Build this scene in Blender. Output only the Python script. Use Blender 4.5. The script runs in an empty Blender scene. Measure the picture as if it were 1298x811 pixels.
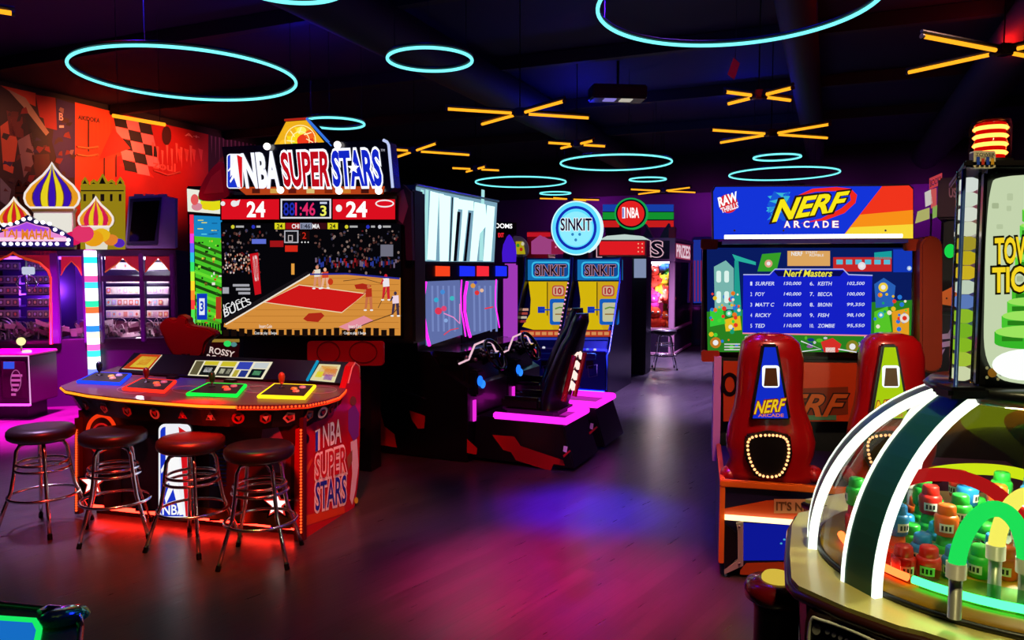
import bpy, bmesh, math, random
from mathutils import Vector, Matrix
random.seed(7)
C = bpy.context.scene.collection
V = Vector
H = 1.8; FPX = 950.0; CX = 649.0; CY = 405.5; TH = math.atan(0.0668)
CAM = V((0, 0, H)); CT, ST = math.cos(TH), math.sin(TH)

def ray(px, py):
    a = (px-CX)/FPX; b = (CY-py)/FPX
    return V((a, CT+b*ST, -ST+b*CT))
def at_z(px, py, z):
    d = ray(px, py); return CAM+d*((z-H)/d.z)
def at_y(px, py, y):
    d = ray(px, py); return CAM+d*(y/d.y)

# ---------------------------------------------------------------- materials
def lin(h):
    h = h.lstrip('#'); o = []
    for i in (0, 2, 4):
        c = int(h[i:i+2], 16)/255; o.append(c/12.92 if c <= .04045 else ((c+.055)/1.055)**2.4)
    return (o[0], o[1], o[2], 1)
_m = {}
def mat(h, rough=.5, metal=0., coat=0., spec=.5, noise=0., nscale=8., bump=0.):
    k = (h, rough, metal, coat, spec, noise, nscale, bump)
    if k in _m: return _m[k]
    m = bpy.data.materials.new('surface_'+h.lstrip('#')); m.use_nodes = True
    nt = m.node_tree; p = nt.nodes['Principled BSDF']; c = lin(h)
    p.inputs['Base Color'].default_value = c; p.inputs['Roughness'].default_value = rough
    p.inputs['Metallic'].default_value = metal; p.inputs['Coat Weight'].default_value = coat
    p.inputs['Coat Roughness'].default_value = .08; p.inputs['Specular IOR Level'].default_value = spec
    tc = nt.nodes.new('ShaderNodeTexCoord'); n = nt.nodes.new('ShaderNodeTexNoise')
    n.inputs['Scale'].default_value = nscale; n.inputs['Detail'].default_value = 5
    nt.links.new(tc.outputs['Object'], n.inputs['Vector'])
    r = nt.nodes.new('ShaderNodeMapRange'); a = max(noise, .04)
    r.inputs['To Min'].default_value = 1-a; r.inputs['To Max'].default_value = 1+a
    nt.links.new(n.outputs['Fac'], r.inputs['Value'])
    x = nt.nodes.new('ShaderNodeVectorMath'); x.operation = 'SCALE'; x.inputs[0].default_value = c[:3]
    nt.links.new(r.outputs['Result'], x.inputs['Scale']); nt.links.new(x.outputs[0], p.inputs['Base Color'])
    if bump:
        b = nt.nodes.new('ShaderNodeBump'); b.inputs['Strength'].default_value = bump; b.inputs['Distance'].default_value = .004
        nt.links.new(n.outputs['Fac'], b.inputs['Height']); nt.links.new(b.outputs['Normal'], p.inputs['Normal'])
    _m[k] = m; return m
def E(h, s=1.):
    k = ('e', h, s)
    if k in _m: return _m[k]
    m = bpy.data.materials.new('glow_'+h.lstrip('#')); m.use_nodes = True
    nt = m.node_tree; nt.nodes.clear()
    e = nt.nodes.new('ShaderNodeEmission'); o = nt.nodes.new('ShaderNodeOutputMaterial')
    e.inputs['Color'].default_value = lin(h); e.inputs['Strength'].default_value = s
    nt.links.new(e.outputs[0], o.inputs['Surface']); _m[k] = m; return m
def glass(h='#ffffff', tint=0., rough=.02, name='clear_glass', refl=1.):
    k = ('g', h, tint, rough, refl)
    if k in _m: return _m[k]
    m = bpy.data.materials.new(name); m.use_nodes = True
    nt = m.node_tree; nt.nodes.clear(); N = nt.nodes.new; K = nt.links.new
    o = N('ShaderNodeOutputMaterial'); t = N('ShaderNodeBsdfTransparent'); g = N('ShaderNodeBsdfGlossy'); x = N('ShaderNodeMixShader')
    c = lin(h); t.inputs['Color'].default_value = tuple(1-tint*(1-c[i]) for i in range(3))+(1,)
    g.inputs['Roughness'].default_value = rough
    f = N('ShaderNodeLayerWeight'); f.inputs['Blend'].default_value = .25
    q = N('ShaderNodeMath'); q.operation = 'MULTIPLY'; q.inputs[1].default_value = refl
    K(f.outputs['Fresnel'], q.inputs[0]); K(q.outputs[0], x.inputs['Fac']); K(t.outputs[0], x.inputs[1]); K(g.outputs[0], x.inputs[2]); K(x.outputs[0], o.inputs['Surface'])
    _m[k] = m; return m
BLK = mat('#0a0a0c', .35); GLOSS = mat('#08080a', .12, coat=.6); CHROME = mat('#ececf0', .2, 1.); STEEL = mat('#8d8f94', .3, 1.)

# ---------------------------------------------------------------- mesh builder
class MB:
    def __init__(s): s.b = bmesh.new(); s.slots = []; s.M = Matrix.Identity(4); s.sm = False
    def mi(s, m):
        if m not in s.slots: s.slots.append(m)
        return s.slots.index(m)
    def face(s, pts, m, smooth=False):
        f = s.b.faces.new([s.b.verts.new(s.M @ V(p)) for p in pts]); f.material_index = s.mi(m); f.smooth = smooth; return f
    def grid(s, rows, m, cu=False, cv=False, caps=False, smooth=True):
        vs = [[s.b.verts.new(s.M @ V(p)) for p in r] for r in rows]; i = s.mi(m); n = len(rows); k = len(rows[0])
        for a in range(n if cv else n-1):
            for c in range(k if cu else k-1):
                q = [vs[a][c], vs[a][(c+1) % k], vs[(a+1) % n][(c+1) % k], vs[(a+1) % n][c]]
                try: f = s.b.faces.new(q); f.material_index = i; f.smooth = smooth
                except ValueError: pass
        if caps:
            for r in (vs[0], vs[-1]):
                try: f = s.b.faces.new(r); f.material_index = i
                except ValueError: pass
    def box(s, x0, y0, z0, x1, y1, z1, m, bev=0.):
        t = bmesh.new(); bmesh.ops.create_cube(t, size=1)
        for v in t.verts: v.co = V(((x0+x1)/2+v.co.x*(x1-x0), (y0+y1)/2+v.co.y*(y1-y0), (z0+z1)/2+v.co.z*(z1-z0)))
        if bev: bmesh.ops.bevel(t, geom=t.edges[:], offset=min(bev, abs(x1-x0)*.45, abs(y1-y0)*.45, abs(z1-z0)*.45), segments=2, affect='EDGES')
        s.add(t, m)
    def add(s, t, m, smooth=False):
        i = s.mi(m); d = {v: s.b.verts.new(s.M @ v.co) for v in t.verts}
        for f in t.faces:
            g = s.b.faces.new([d[v] for v in f.verts]); g.material_index = i; g.smooth = smooth
        t.free()
    def prism(s, front, back, m, ms=None, bev=0.):
        n = len(front)
        t = bmesh.new(); a = [t.verts.new(V(p)) for p in front]; c = [t.verts.new(V(p)) for p in back]
        t.faces.new(a); t.faces.new(c[::-1])
        for i in range(n): t.faces.new([a[(i+1) % n], a[i], c[i], c[(i+1) % n]])
        bmesh.ops.recalc_face_normals(t, faces=t.faces[:])
        if bev: bmesh.ops.bevel(t, geom=t.edges[:], offset=bev, segments=2, affect='EDGES')
        s.add(t, m)
    def ext(s, pts2, z0, z1, m, bev=0.):
        s.prism([(x, y, z1) for x, y in pts2], [(x, y, z0) for x, y in pts2], m, bev=bev)
    def tube(s, path, r, m, closed=False, n=10, caps=True):
        P = [V(p) for p in path]; k = len(P); rows = []; pn = None
        for i in range(k):
            if closed: t = P[(i+1) % k]-P[i-1]
            else: t = P[min(i+1, k-1)]-P[max(i-1, 0)]
            t.normalize()
            if pn is None:
                pn = t.orthogonal().normalized()
            pn = (pn-t*pn.dot(t)); pn.normalize(); bn = t.cross(pn)
            rr = r[i] if isinstance(r, (list, tuple)) else r
            rows.append([P[i]+(pn*math.cos(2*math.pi*j/n)+bn*math.sin(2*math.pi*j/n))*rr for j in range(n)])
        s.grid(rows, m, cu=True, cv=closed, caps=caps and not closed)
    def lathe(s, prof, m, c=(0, 0, 0), n=28, caps=True):
        c = V(c)
        s.grid([[c+V((r*math.cos(2*math.pi*j/n), r*math.sin(2*math.pi*j/n), z)) for j in range(n)] for r, z in prof], m, cu=True, caps=caps)
    def ball(s, c, r, m, n=14):
        t = bmesh.new(); bmesh.ops.create_uvsphere(t, u_segments=n, v_segments=max(6, n*2//3), radius=1)
        if not isinstance(r, (tuple, list)): r = (r, r, r)
        for v in t.verts: v.co = V((c[0]+v.co.x*r[0], c[1]+v.co.y*r[1], c[2]+v.co.z*r[2]))
        s.add(t, m, True)
    def build(s, name, parent=None, **kw):
        me = bpy.data.meshes.new(name); s.b.to_mesh(me); s.b.free()
        for m in s.slots: me.materials.append(m)
        o = bpy.data.objects.new(name, me); C.objects.link(o)
        if parent is not None: o.parent = parent
        for k, v in kw.items(): o[k] = v
        return o
def thing(name, label, cat, loc=(0, 0, 0), yaw=0., group=None):
    o = bpy.data.objects.new(name, None); o.empty_display_size = .2; C.objects.link(o)
    o.location = loc; o.rotation_euler = (0, 0, yaw); o['label'] = label; o['category'] = cat
    if group: o['group'] = group
    return o
def tag(o, label, cat, group=None, kind=None):
    o['label'] = label; o['category'] = cat
    if group: o['group'] = group
    if kind: o['kind'] = kind
    return o
def dup(root, loc, yaw, label, group=None):
    r = root.copy(); C.objects.link(r); r.location = loc; r.rotation_euler = (0, 0, yaw); r['label'] = label
    if group: r['group'] = group
    for ch in list(root.children):
        c = ch.copy(); C.objects.link(c); c.parent = r
        for g in ch.children:
            d = g.copy(); C.objects.link(d); d.parent = c
    return r

# ---------------------------------------------------------------- planes of a thing, and drawing on them
class Pl:
    """A plane of a thing: p and n in the thing's own axes."""
    def __init__(s, fr, p, n): s.i = fr.inverted(); s.p = V(p); s.n = V(n).normalized(); s.o = s.i @ CAM; s.r = s.i.to_3x3()
    def __call__(s, x, y, h=0.):
        d = s.r @ ray(x, y); t = (s.p-s.o).dot(s.n)/d.dot(s.n); return s.o+d*t+s.n*h
def frame(loc, yaw): return Matrix.Translation(V(loc)) @ Matrix.Rotation(yaw, 4, 'Z')
def poly(mb, pl, pts, m, h=.002): mb.face([pl(x, y, h) for x, y in pts], m)
def rect(mb, pl, x0, y0, x1, y1, m, h=.002): poly(mb, pl, [(x0, y0), (x1, y0), (x1, y1), (x0, y1)], m, h)
def disc(mb, pl, cx, cy, rx, ry, m, h=.002, n=24): poly(mb, pl, [(cx+rx*math.cos(2*math.pi*i/n), cy+ry*math.sin(2*math.pi*i/n)) for i in range(n)], m, h)
def annulus(mb, pl, cx, cy, rx, ry, w, m, h=.002, n=28):
    a = [pl(cx+rx*math.cos(2*math.pi*i/n), cy+ry*math.sin(2*math.pi*i/n), h) for i in range(n)]
    b = [pl(cx+(rx-w)*math.cos(2*math.pi*i/n), cy+(ry-w)*math.sin(2*math.pi*i/n), h) for i in range(n)]
    mb.grid([a, b], m, cu=True, smooth=False)
def slab(mb, pl, pts, th, m, h=0., bev=0.): mb.prism([pl(x, y, h) for x, y in pts], [pl(x, y, h)-pl.n*th for x, y in pts], m, bev=bev)
def pline(mb, pl, pts, r, m, h=.004, closed=False, n=6): mb.tube([pl(x, y, h) for x, y in pts], r, m, closed=closed, n=n)
def star(mb, pl, cx, cy, r, m, h, k=.42, sx=1.): poly(mb, pl, [(cx+sx*(r if i % 2 == 0 else r*k)*math.sin(math.pi*i/5), cy-(r if i % 2 == 0 else r*k)*math.cos(math.pi*i/5)) for i in range(10)], m, h)
def bow(pts, n=8):
    """smooth closed curve through the points"""
    o = []; k = len(pts)
    for i in range(k):
        p = [V((*pts[(i+j) % k], 0)) for j in (-1, 0, 1, 2)]
        for s in range(n):
            t = s/n
            q = .5*((2*p[1])+(p[2]-p[0])*t+(2*p[0]-5*p[1]+4*p[2]-p[3])*t*t+(3*p[1]-p[0]-3*p[2]+p[3])*t**3)
            o.append((q.x, q.y))
    return o
def rr(x0, y0, x1, y1, r, n=5):
    o = []
    for cx, cy, a in ((x1-r, y0+r, -90), (x1-r, y1-r, 0), (x0+r, y1-r, 90), (x0+r, y0+r, 180)):
        for i in range(n+1):
            t = math.radians(a+90*i/n); o.append((cx+r*math.cos(t), cy+r*math.sin(t)))
    return o
_t = {}
def tm(s, off=0., shear=0.):
    k = (s, off, shear)
    if k in _t: return _t[k]
    cu = bpy.data.curves.new('lettering', 'FONT'); cu.body = s; cu.offset = off; cu.shear = shear; cu.resolution_u = 3
    ob = bpy.data.objects.new('lettering', cu); me = bpy.data.meshes.new_from_object(ob)
    vs = [(v.co.x, v.co.y) for v in me.vertices]; fs = [tuple(p.vertices) for p in me.polygons]
    bpy.data.objects.remove(ob); bpy.data.curves.remove(cu); bpy.data.meshes.remove(me)
    _t[k] = (vs, fs); return _t[k]
def txt(mb, pl, s, box, m, h=.004, off=0., shear=0.):
    """lettering s filling box = (x0,y0,x1,y1) or four corners TL TR BR BL"""
    v0, _ = tm(s, 0., shear); vs, fs = tm(s, off, shear)
    xa, xb = min(p[0] for p in v0), max(p[0] for p in v0); ya, yb = min(p[1] for p in v0), max(p[1] for p in v0)
    if len(box) == 4 and not isinstance(box[0], tuple):
        x0, y0, x1, y1 = box; box = ((x0, y0), (x1, y0), (x1, y1), (x0, y1))
    tl, tr, br, bl = box; out = []
    for x, y in vs:
        u = (x-xa)/(xb-xa); w = (y-ya)/max(1e-6, yb-ya)
        out.append(mb.b.verts.new(mb.M @ pl((bl[0]*(1-u)+br[0]*u)*(1-w)+(tl[0]*(1-u)+tr[0]*u)*w, (bl[1]*(1-u)+br[1]*u)*(1-w)+(tl[1]*(1-u)+tr[1]*u)*w, h)))
    i = mb.mi(m)
    for f in fs:
        try: g = mb.b.faces.new([out[j] for j in f]); g.material_index = i
        except ValueError: pass
def part(name, parent, fn, **kw):
    mb = MB(); fn(mb); return mb.build(name, parent, **kw)

# ---------------------------------------------------------------- camera, world, view
cd = bpy.data.cameras.new('camera'); cam = bpy.data.objects.new('camera', cd); C.objects.link(cam)
cam.location = CAM; cam.rotation_euler = (math.pi/2-TH, 0, 0); cd.sensor_width = 36; cd.lens = 36*FPX/1298; cd.clip_start = .05
sc = bpy.context.scene; sc.camera = cam
w = bpy.data.worlds.new('dark_room'); sc.world = w; w.use_nodes = True
w.node_tree.nodes['Background'].inputs[0].default_value = (.02, .01, .03, 1); w.node_tree.nodes['Background'].inputs[1].default_value = .15
vs_ = sc.view_settings; sc.display_settings.display_device = 'sRGB'; vs_.view_transform = 'Standard'; vs_.look = 'None'; vs_.gamma = 1; vs_.exposure = 0.; vs_.use_curve_mapping = False
sc.cycles.use_denoising = True; sc.cycles.max_bounces = 6; sc.cycles.transparent_max_bounces = 16; sc.cycles.caustics_reflective = False; sc.cycles.caustics_refractive = False
sc.cycles.sample_clamp_indirect = 4

# ---------------------------------------------------------------- setting: a room turned 23 degrees to the camera
A = math.radians(-23.0); RU = V((math.cos(A), math.sin(A), 0)); RV = V((-math.sin(A), math.cos(A), 0))
def room(u, v, z): return RU*u+RV*v+V((0, 0, z))
UL, UR, V0, V1, CZ = -12.2, 3.4, -4.0, 20.0, 4.8
def floor_mat():
    m = bpy.data.materials.new('dark_wood_planks'); m.use_nodes = True; nt = m.node_tree; N = nt.nodes.new; K = nt.links.new; p = nt.nodes['Principled BSDF']
    g = N('ShaderNodeTexCoord'); mp = N('ShaderNodeMapping'); mp.inputs['Rotation'].default_value = (0, 0, math.radians(-52)); K(g.outputs['Object'], mp.inputs['Vector'])
    b = N('ShaderNodeTexBrick'); b.inputs['Color1'].default_value = (.036, .029, .031, 1); b.inputs['Color2'].default_value = (.05, .041, .043, 1); b.inputs['Mortar'].default_value = (.03, .025, .026, 1)
    b.inputs['Scale'].default_value = 1; b.inputs['Brick Width'].default_value = 1.25; b.inputs['Row Height'].default_value = .12; b.inputs['Mortar Size'].default_value = .002; b.offset = .37; K(mp.outputs[0], b.inputs['Vector'])
    m2 = N('ShaderNodeMapping'); m2.inputs['Scale'].default_value = (2, 28, 1); K(mp.outputs[0], m2.inputs['Vector'])
    n = N('ShaderNodeTexNoise'); n.inputs['Scale'].default_value = 1.6; n.inputs['Detail'].default_value = 8; K(m2.outputs[0], n.inputs['Vector'])
    x = N('ShaderNodeMixRGB'); x.blend_type = 'MULTIPLY'; x.inputs[0].default_value = .8; K(b.outputs['Color'], x.inputs[1])
    r = N('ShaderNodeMapRange'); r.inputs['To Min'].default_value = .35; r.inputs['To Max'].default_value = 1.5; K(n.outputs['Fac'], r.inputs['Value']); K(r.outputs[0], x.inputs[2])
    K(x.outputs[0], p.inputs['Base Color'])
    r2 = N('ShaderNodeMapRange'); r2.inputs['To Min'].default_value = .2; r2.inputs['To Max'].default_value = .44; K(n.outputs['Fac'], r2.inputs['Value']); K(r2.outputs[0], p.inputs['Roughness'])
    bp = N('ShaderNodeBump'); bp.inputs['Strength'].default_value = .25; bp.inputs['Distance'].default_value = .003; K(n.outputs['Fac'], bp.inputs['Height']); K(bp.outputs[0], p.inputs['Normal'])
    return m
def shell(name, pts, th, m):
    c = [V(p) for p in pts]; n = (c[1]-c[0]).cross(c[2]-c[0]).normalized()
    mb = MB(); mb.prism(c, [p-n*th for p in c], m); return mb.build(name, kind='structure')
ceil_m = mat('#0a0a36', .8, noise=.25, nscale=1.2)
shell('floor', [room(UL, V0, 0), room(UR, V0, 0), room(UR, V1, 0), room(UL, V1, 0)], .1, floor_mat())
shell('ceiling', [room(UL, V1, CZ), room(UR, V1, CZ), room(UR, V0, CZ), room(UL, V0, CZ)], .1, ceil_m)
shell('wall_left', [room(UL, V0, 0), room(UL, V1, 0), room(UL, V1, CZ), room(UL, V0, CZ)], .1, mat('#1a0d12', .7, noise=.2))
shell('trim_10', [room(UL, V1-.02, 3.8), room(UR, V1-.02, 3.8), room(UR, V1-.02, CZ), room(UL, V1-.02, CZ)], .02, mat('#06060e', .8))
shell('wall_back', [room(UL, V1, 0), room(UR, V1, 0), room(UR, V1, CZ), room(UL, V1, CZ)], .1, mat('#4a2560', .7, noise=.15, nscale=2))
shell('wall_right', [room(UR, V1, 0), room(UR, V0, 0), room(UR, V0, CZ), room(UR, V1, CZ)], .1, mat('#2a0d10', .7, noise=.2))
shell('wall_front', [room(UR, V0, 0), room(UL, V0, 0), room(UL, V0, CZ), room(UR, V0, CZ)], .1, mat('#120c18', .8))
for nm, a, b_ in (('baseboard_left', (UL, V0), (UL, V1)), ('baseboard_back', (UL, V1), (UR, V1))):
    p0, p1 = room(*a, 0), room(*b_, 0); d = (p1-p0).normalized(); nrm = V((d.y, -d.x, 0))
    mb = MB(); mb.prism([p0, p1, p1+V((0, 0, .12)), p0+V((0, 0, .12))], [q+nrm*.015 for q in (p0, p1, p1+V((0, 0, .12)), p0+V((0, 0, .12)))], BLK); mb.build(nm, kind='structure')
duct = mat('#07070f', .7, noise=.2)
for i, (u, z, r) in enumerate(((-4.6, 4.45, .28), (-.4, 4.5, .2), (1.9, 4.35, .3))):
    mb = MB(); mb.tube([room(u, V0+.2+1.0*k, z) for k in range(24)], r, duct, n=18); mb.build('trim_%d' % (i+1), kind='structure')
for i in range(6):
    mb = MB(); v = 1.5+2.8*i
    p = [room(UL+.05, v, 4.62), room(UR-.05, v, 4.62), room(UR-.05, v+.12, 4.62), room(UL+.05, v+.12, 4.62)]
    mb.prism([q+V((0, 0, .17)) for q in p], p, duct); mb.build('trim_%d' % (i+4), kind='structure')

# ---------------------------------------------------------------- ceiling lamps
LZ = 3.54; CYAN = E('#74f2f6', 1.45); AMB = E('#ffa01e', 1.5); TUBE_END = mat('#1a1a1a', .4)
def ring_lamp(px, py, R, label):
    c = at_z(px, py, LZ); t = thing('ring_lamp', label, 'lamp', c, 0, 'cyan neon ring lamps under the ceiling')
    n = 72
    part('neon_tube', t, lambda m: m.tube([(R*math.cos(2*math.pi*i/n), R*math.sin(2*math.pi*i/n), 0) for i in range(n)], .013, CYAN, True, 10))
    part('channel', t, lambda m: m.tube([(R*math.cos(2*math.pi*i/n), R*math.sin(2*math.pi*i/n), .03) for i in range(n)], .012, BLK, True, 8))
    for k in range(3):
        a = .6+k*2.0944
        part('suspension_wire', t, lambda m: m.tube([(R*math.cos(a), R*math.sin(a), .04), (R*math.cos(a), R*math.sin(a), CZ-LZ)], .003, BLK, n=5))
for a in ((238, 97, .94, 'wide cyan neon ring above the striped palace dome and basketball cabinet'), (545, 76, .35, 'small cyan neon ring between the two widest near rings'),
          (932, 6, .9, 'largest nearest cyan neon ring, above the blue shooting game marquee'), (424, 156.5, .35, 'small cyan ring half hidden behind the hexagonal sign topper'),
          (365, -22, .35, 'cyan neon ring cut off by the top edge, second from left'), (660, 231, .9, 'wide thin cyan ring right above the white and teal racing marquee'),
          (780.5, 206.5, .9, 'wide cyan ring in the middle, beyond the central amber cross'), (993, 220.5, .95, 'wide cyan ring just above the blue and orange marquee'),
          (821, 227.5, .35, 'small far cyan ring below the wide middle ring'), (985, 199.5, .35, 'small cyan ring below the paired amber crosses'), (704, 245, .35, 'smallest farthest cyan ring above the round ball game sign')):
    ring_lamp(*a)
def cross_lamp(c, tips, label):
    c0 = at_z(*c, LZ); t = thing('cross_lamp', label, 'lamp', c0, 0, 'amber crossed tube lamps under the ceiling')
    part('hub', t, lambda m: (m.box(-.05, -.05, -.03, .05, .05, .06, BLK, .01), m.tube([(0, 0, .06), (0, 0, CZ-LZ)], .006, BLK, n=6)))
    for tp in tips:
        d = at_z(*tp, LZ)-c0; L = d.length; d.normalize()
        for sg in (1, -1):
            e = d*sg
            o = part('neon_tube', t, lambda m: m.tube([e*.1, e*(L-.02)], .016, AMB, n=10))
            part('end_cap', o, lambda m: m.tube([e*(L-.02), e*L], .019, TUBE_END, n=10)); part('end_cap', o, lambda m: m.tube([e*.06, e*.1], .019, TUBE_END, n=10))
            part('backing_bar', t, lambda m: m.tube([e*.05+V((0, 0, .035)), e*L+V((0, 0, .035))], .015, BLK, n=6))
for a in (((659, 144), ((565, 138), (716, 128)), 'big central amber cross lamp nearest to the dark ceiling middle'), ((525, 191.5), ((596, 196.5), (554, 181.5)), 'amber cross lamp at the right edge of the basketball marquee'),
          ((603, 214.5), ((633.5, 216), (616, 211)), 'small amber cross above the white and teal racing marquee'), ((731, 183.2), ((768, 185.5), (753, 178)), 'small amber cross just beyond the big central one'),
          ((841, 242), ((882, 244), (876, 237.5)), 'far amber cross above the claw machine'), ((722, 252.5), ((760, 253.5), (700, 250.5)), 'far amber cross behind the round ball game sign'),
          ((961.7, 122), ((1005.8, 111), (1003.4, 127.4)), 'amber cross under the red tag, nearer of the two over the shooting game'), ((977.6, 170), ((1052.8, 157.4), (1050, 175)), 'amber cross just over the blue and orange marquee, farther of two'),
          ((1272, 65.5), ((1168, 45.5), (1149, 92.4)), 'large amber cross cut off by the right edge'), ((-64, 4), ((19, 17.5), (-30, -20)), 'amber cross of which one tip shows at the top left corner'),
          ((1000, 237), ((1020, 235.5), (1022, 238)), 'far amber cross peeking over the top of the blue shooting game marquee')):
    cross_lamp(*a)
a, b_ = at_z(143, 146.5, LZ), at_z(209, 158, LZ); c = (a+b_)/2; d = (b_-a)/2
t = thing('tube_lamp', 'single amber tube lamp in front of the checkered wall mural', 'lamp', c)
part('neon_tube', t, lambda m: m.tube([-d, d], .021, AMB, n=10)); part('suspension_wire', t, lambda m: m.tube([d*.8+V((0, 0, .02)), d*.8+V((0, 0, CZ-LZ))], .003, BLK, n=5))
part('suspension_wire', t, lambda m: m.tube([d*-.8+V((0, 0, .02)), d*-.8+V((0, 0, CZ-LZ))], .003, BLK, n=5))
c = at_y(930, 87, 6.5)
t = thing('hanging_tag', 'red square tag hanging from the ceiling near the largest ring', 'sign', c, .3)
part('card', t, lambda m: m.prism([(-.055, 0, -.05), (.01, 0, -.09), (.06, 0, .05), (.0, 0, .09)], [(-.055, .01, -.05), (.01, .01, -.09), (.06, .01, .05), (.0, .01, .09)], mat('#c01028', .5)))
part('string', t, lambda m: m.tube([(.02, .005, .085), (.02, .005, CZ-c.z)], .002, BLK, n=5))
c = at_z(783, 127, 4.25)
t = thing('ceiling_projector', 'dark ceiling projector with two pale lit lenses beyond the amber cross', 'projector', c, .1)
part('housing', t, lambda m: m.box(-.4, -.15, 0, .4, .2, .2, BLK, .02)); part('bracket', t, lambda m: m.tube([(0, 0, .2), (0, 0, CZ-4.25)], .02, BLK, n=8))
for x, col in ((-.13, '#9a8cf0'), (.11, '#d8d0c0')): part('lens', t, lambda m: m.box(x-.09, -.12, -.012, x+.09, .06, -.001, E(col, .7), .005))
# ================================================================ basketball machine
NO = at_z(381, 686, 0); NY = math.radians(-16); NF = frame(NO, NY)
t = thing('basketball_machine', 'four player basketball cabinet with red 24 to 24 scoreboard and curved control counter', 'arcade machine', NO, NY)
PT = Pl(NF, (0, 0, .93), (0, 0, 1)); PF = Pl(NF, (0, 0, 0), (0, -1, 0)); PS = Pl(NF, (0, 0, 0), (1, 0, 0)); PFl = Pl(NF, (0, 0, 0), (0, 0, 1))
WL = PF(98, 600).x                      # left end of the pedestal front
RED = mat('#b01018', .35, coat=.3, noise=.15, nscale=3); DRED = mat('#4a060a', .4); WHT = mat('#e8e8e8', .5); NAVY = mat('#101a70', .4); FLAME = mat('#c8421a', .45); BLUEP = mat('#1838d0', .4)
LEDR = E('#ff4a1c', 2.2)
def f(m):
    m.box(WL, .03, .09, -.045, .9, .78, mat('#3a0508', .4, noise=.3, nscale=5)); m.box(WL+.06, .1, 0, -.08, .86, .09, BLK)
ped = part('pedestal', t, f)
def f(m):                               # printed front: stripes and a dark middle
    for x0, x1, c in ((128, 150, '#7a0c10'), (168, 196, '#101440'), (262, 276, '#14205c'), (292, 330, '#400a10'), (340, 366, '#6a0c14')):
        rect(m, PF, x0, 545+(x0-95)*.1, x1, 640+(x0-95)*.13, mat(c, .4), -.026)
    for k in range(12):
        rect(m, PF, 268, 560+k*5, 284, 562+k*5, mat('#2a4ae0', .4), -.024)
    poly(m, PF, [(205, 640), (378, 655), (378, 672), (205, 652)], mat('#b0601a', .45), -.025)
    poly(m, PF, [(330, 545), (350, 542), (362, 570), (358, 600), (338, 600), (326, 575)], mat('#8a5a9a', .45), -.023)
part('printed_front', t, f)
for x0, x1 in ((96, 99), (381, 383)):
    o = part('corner_post', t, lambda m: m.prism([PF(x0-1.5, 530, .0), PF(x1+1.5, 530, .0), PF(x1+1.5, 640+x0*.12, .0), PF(x0-1.5, 640+x0*.12, .0)], [PF(x0-1.5, 530, -.04), PF(x1+1.5, 530, -.04), PF(x1+1.5, 640+x0*.12, -.04), PF(x0-1.5, 640+x0*.12, -.04)], DRED))
    def f(m):
        n = 34
        for k in range(n): m.ball(PF((x0+x1)/2, 545+k*(95+x0*.1)/n*1.0, .006), .008, LEDR, 8)
    part('light_strip', o, f)
def logo(m, pl, x0, y0, x1, y1, h, mk, word=None):
    """red, white and blue rounded panel with a white dribbling figure"""
    W, H_ = x1-x0, y1-y0; P = lambda u, v: (x0+u*W, y0+v*H_)
    poly(m, pl, rr(x0, y0, x1, y1, W*.2), mk('#f4f4fa'), h)
    ins = rr(x0+W*.06, y0+H_*.03, x1-W*.06, y1-H_*.03, W*.16)
    poly(m, pl, [p for p in ins if p[0] < x0+W*.5]+[P(.5, .97)][:0], mk('#1a34c8'), h+.002)
    poly(m, pl, [P(.62, .03), P(.94, .1), P(.94, .97), P(.84, .97)], mk('#d8141e'), h+.002)
    poly(m, pl, [P(.5, .03), P(.62, .03), P(.84, .97), P(.5, .97)], mk('#f4f4fa'), h+.002)
    poly(m, pl, [P(.06, .8), P(.3, .62), P(.5, .66), P(.78, .97), P(.1, .97)], mk('#1a34c8'), h+.003)
    poly(m, pl, [P(.3, .42), P(.5, .2), P(.62, .22), P(.68, .5), P(.6, .62), P(.78, .95), P(.66, .96), P(.46, .68), P(.24, .84), P(.2, .78), P(.38, .6)], mk('#ffffff'), h+.004)
    disc(m, pl, x0+W*.52, y0+H_*.14, W*.1, H_*.05, mk('#ffffff'), h+.004, 12)
    poly(m, pl, [P(.3, .42), P(.1, .52), P(.08, .48), P(.32, .34)], mk('#ffffff'), h+.004)
    if word: txt(m, pl, word, (x0+W*.14, y0+H_*.85, x0+W*.82, y0+H_*.95), mk('#ffffff'), h+.006, .02)
EW = lambda h: E(h, .95)
part('front_emblem', t, lambda m: (slab(m, PF, rr(203, 534, 248, 658, 7), .05, BLK, .025), logo(m, PF, 205, 536, 246, 656, .03, EW, 'NBA')), label='glowing blue, white and red front emblem panel')
for cx, cy in ((120, 611), (353, 638)):
    def f(m):
        star(m, PF, cx, cy, 23, mat('#2a1a1a', .3, .6), .012, .5); star(m, PF, cx, cy, 18, E('#e03028', .9), .016, .45); star(m, PF, cx, cy, 14, E('#fff0ea', 1.6), .022, .42)
    part('star_lamp', t, f, label='white lit star lamp')
def f(m):                               # red glowing ball of flame behind the second stool
    annulus(m, PF, 128, 548, 20, 24, 5, E('#ff3a12', .9), -.004); annulus(m, PF, 128, 552, 13, 16, 2.5, E('#d81818', .8), -.003)
    disc(m, PF, 124, 566, 9, 9, E('#c01014', .7), -.006)
part('flame_emblem', t, f)
part('toe_light', t, lambda m: m.box(WL+.05, .04, .055, -.06, .075, .085, E('#ff2418', 14)))
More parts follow.
